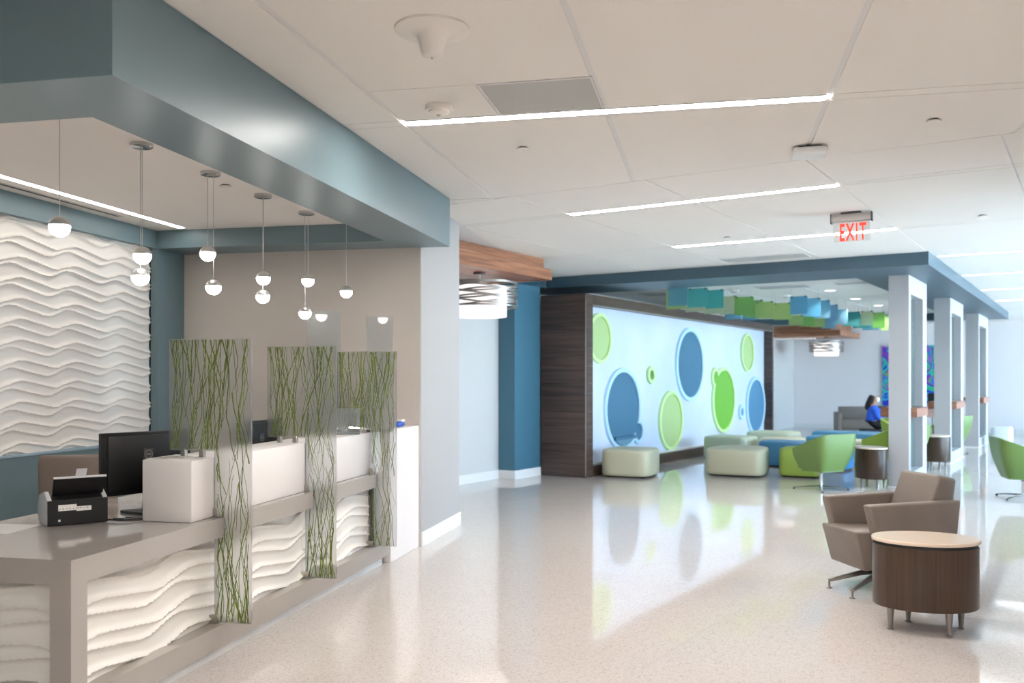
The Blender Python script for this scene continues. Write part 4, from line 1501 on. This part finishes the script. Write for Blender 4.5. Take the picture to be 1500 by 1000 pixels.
for u, v_, Y_, w, h, m in sorted(sq):
    x, z = (u - 750) / 1340 * Y_, 1.5 + (555 - v_) / 1340 * Y_
    z = min(z, CZ - 0.03 - h / 2)
    seen[m] = seen.get(m, 0) + 1
    lab = ordn[seen[m] - 1] + ' ' + cname[m] + ' acrylic square from the left, hanging under the lounge ceiling'
    t = thing('acrylic_square', lab, 'hanging panel', (x, Y_, z), -TH[2] + R(10) * math.sin(u * 0.37), 'acrylic squares under the lounge ceiling')
    bev(B(-w / 2, w / 2, -0.005, 0.005, -h / 2, h / 2).build('sheet', M[m], t), 0.002, 1)
    for s in (-1, 1):
        MB().tube([(s * w * 0.38, 0, h / 2 - 0.02), (s * w * 0.38, 0, CZ - z + 0.002)], 0.0025, 5).build('wire', M['cord'], t)
        B(s * w * 0.38 - 0.012, s * w * 0.38 + 0.012, -0.011, 0.011, h / 2 - 0.025, h / 2 + 0.006).build('clip', M['slot'], t)

# ------------------------------------------------------------------ far end: painting, sofa, table, person
t = thing_f('abstract_painting', 'bright abstract canvas in blue, purple and green on the end wall', 'painting', -4.575, 28.70, 0, 2)
B(-0.775, 0.775, -0.05, 0.0, 0.60, 2.47).build('canvas', M['art'], t)

t = thing('settee', 'grey upholstered settee against the far side behind the seated person', 'sofa', (9.15, 23.7, 0), R(-12))
bev(B(-0.62, 0.62, -0.32, 0.25, 0.22, 0.44).build('seat', M['greyv'], t), 0.03, 3)
bev(MB().extrude([(-0.62, 0.18, 0.42), (-0.62, 0.30, 0.78), (-0.62, 0.40, 0.78), (-0.62, 0.34, 0.2)], (1.24, 0, 0)).build('backrest', M['greyv'], t), 0.025, 3, 60)
for s in (-1, 1):
    bev(B(s * 0.68 - 0.055, s * 0.68 + 0.055, -0.34, 0.38, 0.12, 0.64).build('arm', M['greyv'], t), 0.02, 3)
    for y in (-0.28, 0.3):
        MB().lathe([(0.015, 0), (0.02, 0.125)], 10, s * 0.66, y).build('leg', M['alu'], t)
B(-0.62, 0.62, -0.28, 0.3, 0.17, 0.22).build('rail', M['greyv'], t)

t = thing('work_table', 'walnut edged work table in front of the seated person, partly behind the column', 'table', (9.24, 21.2, 0), 0)
bev(B(-0.60, 0.75, -0.38, 0.38, 0.63, 0.845).build('apron', M['shelf'], t), 0.004, 1)
bev(B(-0.63, 0.78, -0.41, 0.41, 0.845, 0.87).build('table_top', M['shelf'], t), 0.004, 1)
for sx in (-0.52, 0.68):
    for sy in (-0.32, 0.32):
        B(sx - 0.03, sx + 0.03, sy - 0.03, sy + 0.03, 0, 0.63).build('leg', M['alu'], t)
t = thing('display_screen', 'small dark screen standing on the far work table', 'monitor', (9.80, 21.2, 0.87), R(-70))
bev(B(-0.2, 0.2, -0.012, 0.012, 0.05, 0.30).build('panel', M['black'], t), 0.003, 1)
B(-0.02, 0.02, 0.005, 0.03, 0.0, 0.1).build('stand', M['black'], t)
B(-0.09, 0.09, -0.06, 0.06, 0.0, 0.008).build('foot', M['black'], t)


def skin_mesh(name, joints, edges, m, parent, root=0, sub=1):
    """joints: (x,y,z,r); one continuous tapered surface grown with the Skin modifier, then frozen to a mesh"""
    me = bpy.data.meshes.new(name)
    me.from_pydata([j[:3] for j in joints], edges, [])
    o = bpy.data.objects.new(name, me)
    COL.objects.link(o)
    md = o.modifiers.new('Skin', 'SKIN')
    md.use_smooth_shade = True
    for i, j in enumerate(joints):
        r = j[3]
        me.skin_vertices[0].data[i].radius = r if isinstance(r, tuple) else (r, r)
        me.skin_vertices[0].data[i].use_root = (i == root)
    s = o.modifiers.new('Subdivision', 'SUBSURF')
    s.levels = s.render_levels = sub
    dg = bpy.context.evaluated_depsgraph_get()
    ev = o.evaluated_get(dg)
    nm = bpy.data.meshes.new_from_object(ev)
    o.modifiers.clear()
    o.data = nm
    nm.materials.clear()
    nm.materials.append(m)
    nm.shade_smooth()
    o.parent = parent
    return o


# seated person in profile, facing +x of the picture, arms on the table edge
P = thing('person', 'person in a blue top and white face mask sitting in profile at the far table', 'person', (8.29, 21.05, 0), R(-8))
J = [(0.0, 0, 0.46, (0.125, 0.15)), (0.0, 0, 0.60, (0.115, 0.145)), (0.01, 0, 0.76, (0.11, 0.15)), (0.02, 0, 0.86, (0.085, 0.14)), (0.035, 0, 0.93, 0.052), (0.05, 0, 0.985, 0.055),
     (0.065, 0, 1.045, (0.085, 0.072)), (0.07, 0, 1.115, (0.082, 0.072)),
     # legs
     (0.08, 0.09, 0.46, 0.088), (0.42, 0.11, 0.47, 0.062), (0.40, 0.11, 0.22, 0.05), (0.39, 0.11, 0.07, 0.036), (0.50, 0.11, 0.035, 0.03),
     (0.08, -0.09, 0.46, 0.088), (0.42, -0.11, 0.47, 0.062), (0.38, -0.11, 0.22, 0.05), (0.37, -0.11, 0.07, 0.036), (0.48, -0.11, 0.035, 0.03),
     # arms
     (0.02, 0.175, 0.83, 0.056), (0.08, 0.22, 0.60, 0.043), (0.30, 0.17, 0.585, 0.031), (0.36, 0.16, 0.585, 0.03),
     (0.02, -0.175, 0.83, 0.056), (0.08, -0.22, 0.60, 0.043), (0.30, -0.17, 0.585, 0.031), (0.36, -0.16, 0.585, 0.03)]
Ed = [(0, 1), (1, 2), (2, 3), (3, 4), (4, 5), (5, 6), (6, 7), (0, 8), (8, 9), (9, 10), (10, 11), (11, 12), (0, 13), (13, 14), (14, 15), (15, 16), (16, 17),
      (3, 18), (18, 19), (19, 20), (20, 21), (3, 22), (22, 23), (23, 24), (24, 25)]
for s, w in ((1, 21), (-1, 25)):
    bx, by, bz = J[w][:3]
    for k, (dy, ln) in enumerate(((0.026, 0.062), (0.009, 0.074), (-0.009, 0.07), (-0.026, 0.055))):
        i = len(J)
        J += [(bx + 0.035, by + dy, bz + 0.004, 0.0095), (bx + 0.035 + ln * 0.6, by + dy * 1.15, bz + 0.002, 0.0088), (bx + 0.035 + ln, by + dy * 1.2, bz - 0.014, 0.0078)]
        Ed += [(w, i), (i, i + 1), (i + 1, i + 2)]
    i = len(J)
    J += [(bx + 0.012, by - s * 0.036, bz, 0.0105), (bx + 0.045, by - s * 0.052, bz - 0.004, 0.009)]
    Ed += [(w, i), (i, i + 1)]
skin_mesh('body', J, Ed, M['skin'], P, 0, 1)
# clothing
skin_mesh('blue_top', [(0.0, 0, 0.47, (0.165, 0.195)), (0.0, 0, 0.60, (0.155, 0.182)), (0.01, 0, 0.76, (0.14, 0.178)), (0.02, 0, 0.86, (0.105, 0.16)), (0.033, 0, 0.925, (0.066, 0.075)),
                       (0.02, 0.178, 0.835, 0.072), (0.08, 0.222, 0.60, 0.060), (0.29, 0.172, 0.585, 0.045),
                       (0.02, -0.178, 0.835, 0.072), (0.08, -0.222, 0.60, 0.060), (0.29, -0.172, 0.585, 0.045)],
          [(0, 1), (1, 2), (2, 3), (3, 4), (3, 5), (5, 6), (6, 7), (3, 8), (8, 9), (9, 10)], M['top'], P)
skin_mesh('trousers', [(0.0, 0, 0.455, (0.165, 0.195)), (0.0, 0, 0.55, (0.15, 0.18)), (0.1, 0.095, 0.46, 0.12), (0.42, 0.112, 0.47, 0.09), (0.40, 0.112, 0.22, 0.068), (0.39, 0.11, 0.085, 0.06),
                       (0.1, -0.095, 0.46, 0.12), (0.42, -0.112, 0.47, 0.09), (0.38, -0.112, 0.22, 0.068), (0.37, -0.11, 0.085, 0.06)],
          [(0, 1), (0, 2), (2, 3), (3, 4), (4, 5), (0, 6), (6, 7), (7, 8), (8, 9)], M['trousers'], P)
skin_mesh('hair', [(0.03, 0, 1.125, (0.092, 0.085)), (-0.01, 0, 1.07, (0.085, 0.088)), (-0.05, 0, 0.97, (0.062, 0.092)), (-0.10, 0, 0.87, (0.045, 0.085)), (-0.135, 0, 0.78, (0.022, 0.05))],
          [(0, 1), (1, 2), (2, 3), (3, 4)], M['hair'], P)
mk = MB()
vs, fs = [], []
for j in range(6):
    for i in range(9):
        a_ = R(-75 + 150 * i / 8)
        f_ = j / 5
        rad = 0.098 - 0.012 * abs(2 * f_ - 1) ** 2
        vs.append((0.062 + rad * math.cos(a_), (0.083 - 0.006 * f_) * math.sin(a_), 1.072 - 0.095 * f_))
for j in range(5):
    for i in range(8):
        k = j * 9 + i
        fs.append((k, k + 1, k + 10, k + 9))
o = mk.add(vs, fs).build('face_mask', M['mask'], P, 80)
sm = o.modifiers.new('Solidify', 'SOLIDIFY')
sm.thickness = 0.004
for s in (-1, 1):
    MB().lathe([(0.02, 1.088), (0.020, 1.096)], 12, 0.128, s * 0.036).build('eye', M['dark'], P)
    MB().tube([(0.07, s * 0.078, 1.06), (0.055, s * 0.084, 1.085), (0.068, s * 0.082, 1.105)], 0.012, 8).build('ear', M['skin'], P)
    bev(B(0.42 - 0.07, 0.42 + 0.16, s * 0.11 - 0.045, s * 0.11 + 0.045, 0.0, 0.075).build('shoe', M['shoe'], P), 0.025, 3)
# stool under the person
t = thing('stool', 'dark upholstered cube stool under the seated person', 'stool', (8.27, 21.06, 0), R(-8))
bev(B(-0.22, 0.2, -0.24, 0.24, 0.03, 0.35).build('cushion', M['trousers'], t), 0.03, 3)
B(-0.18, 0.16, -0.2, 0.2, 0, 0.03).build('plinth', M['dark'], t)
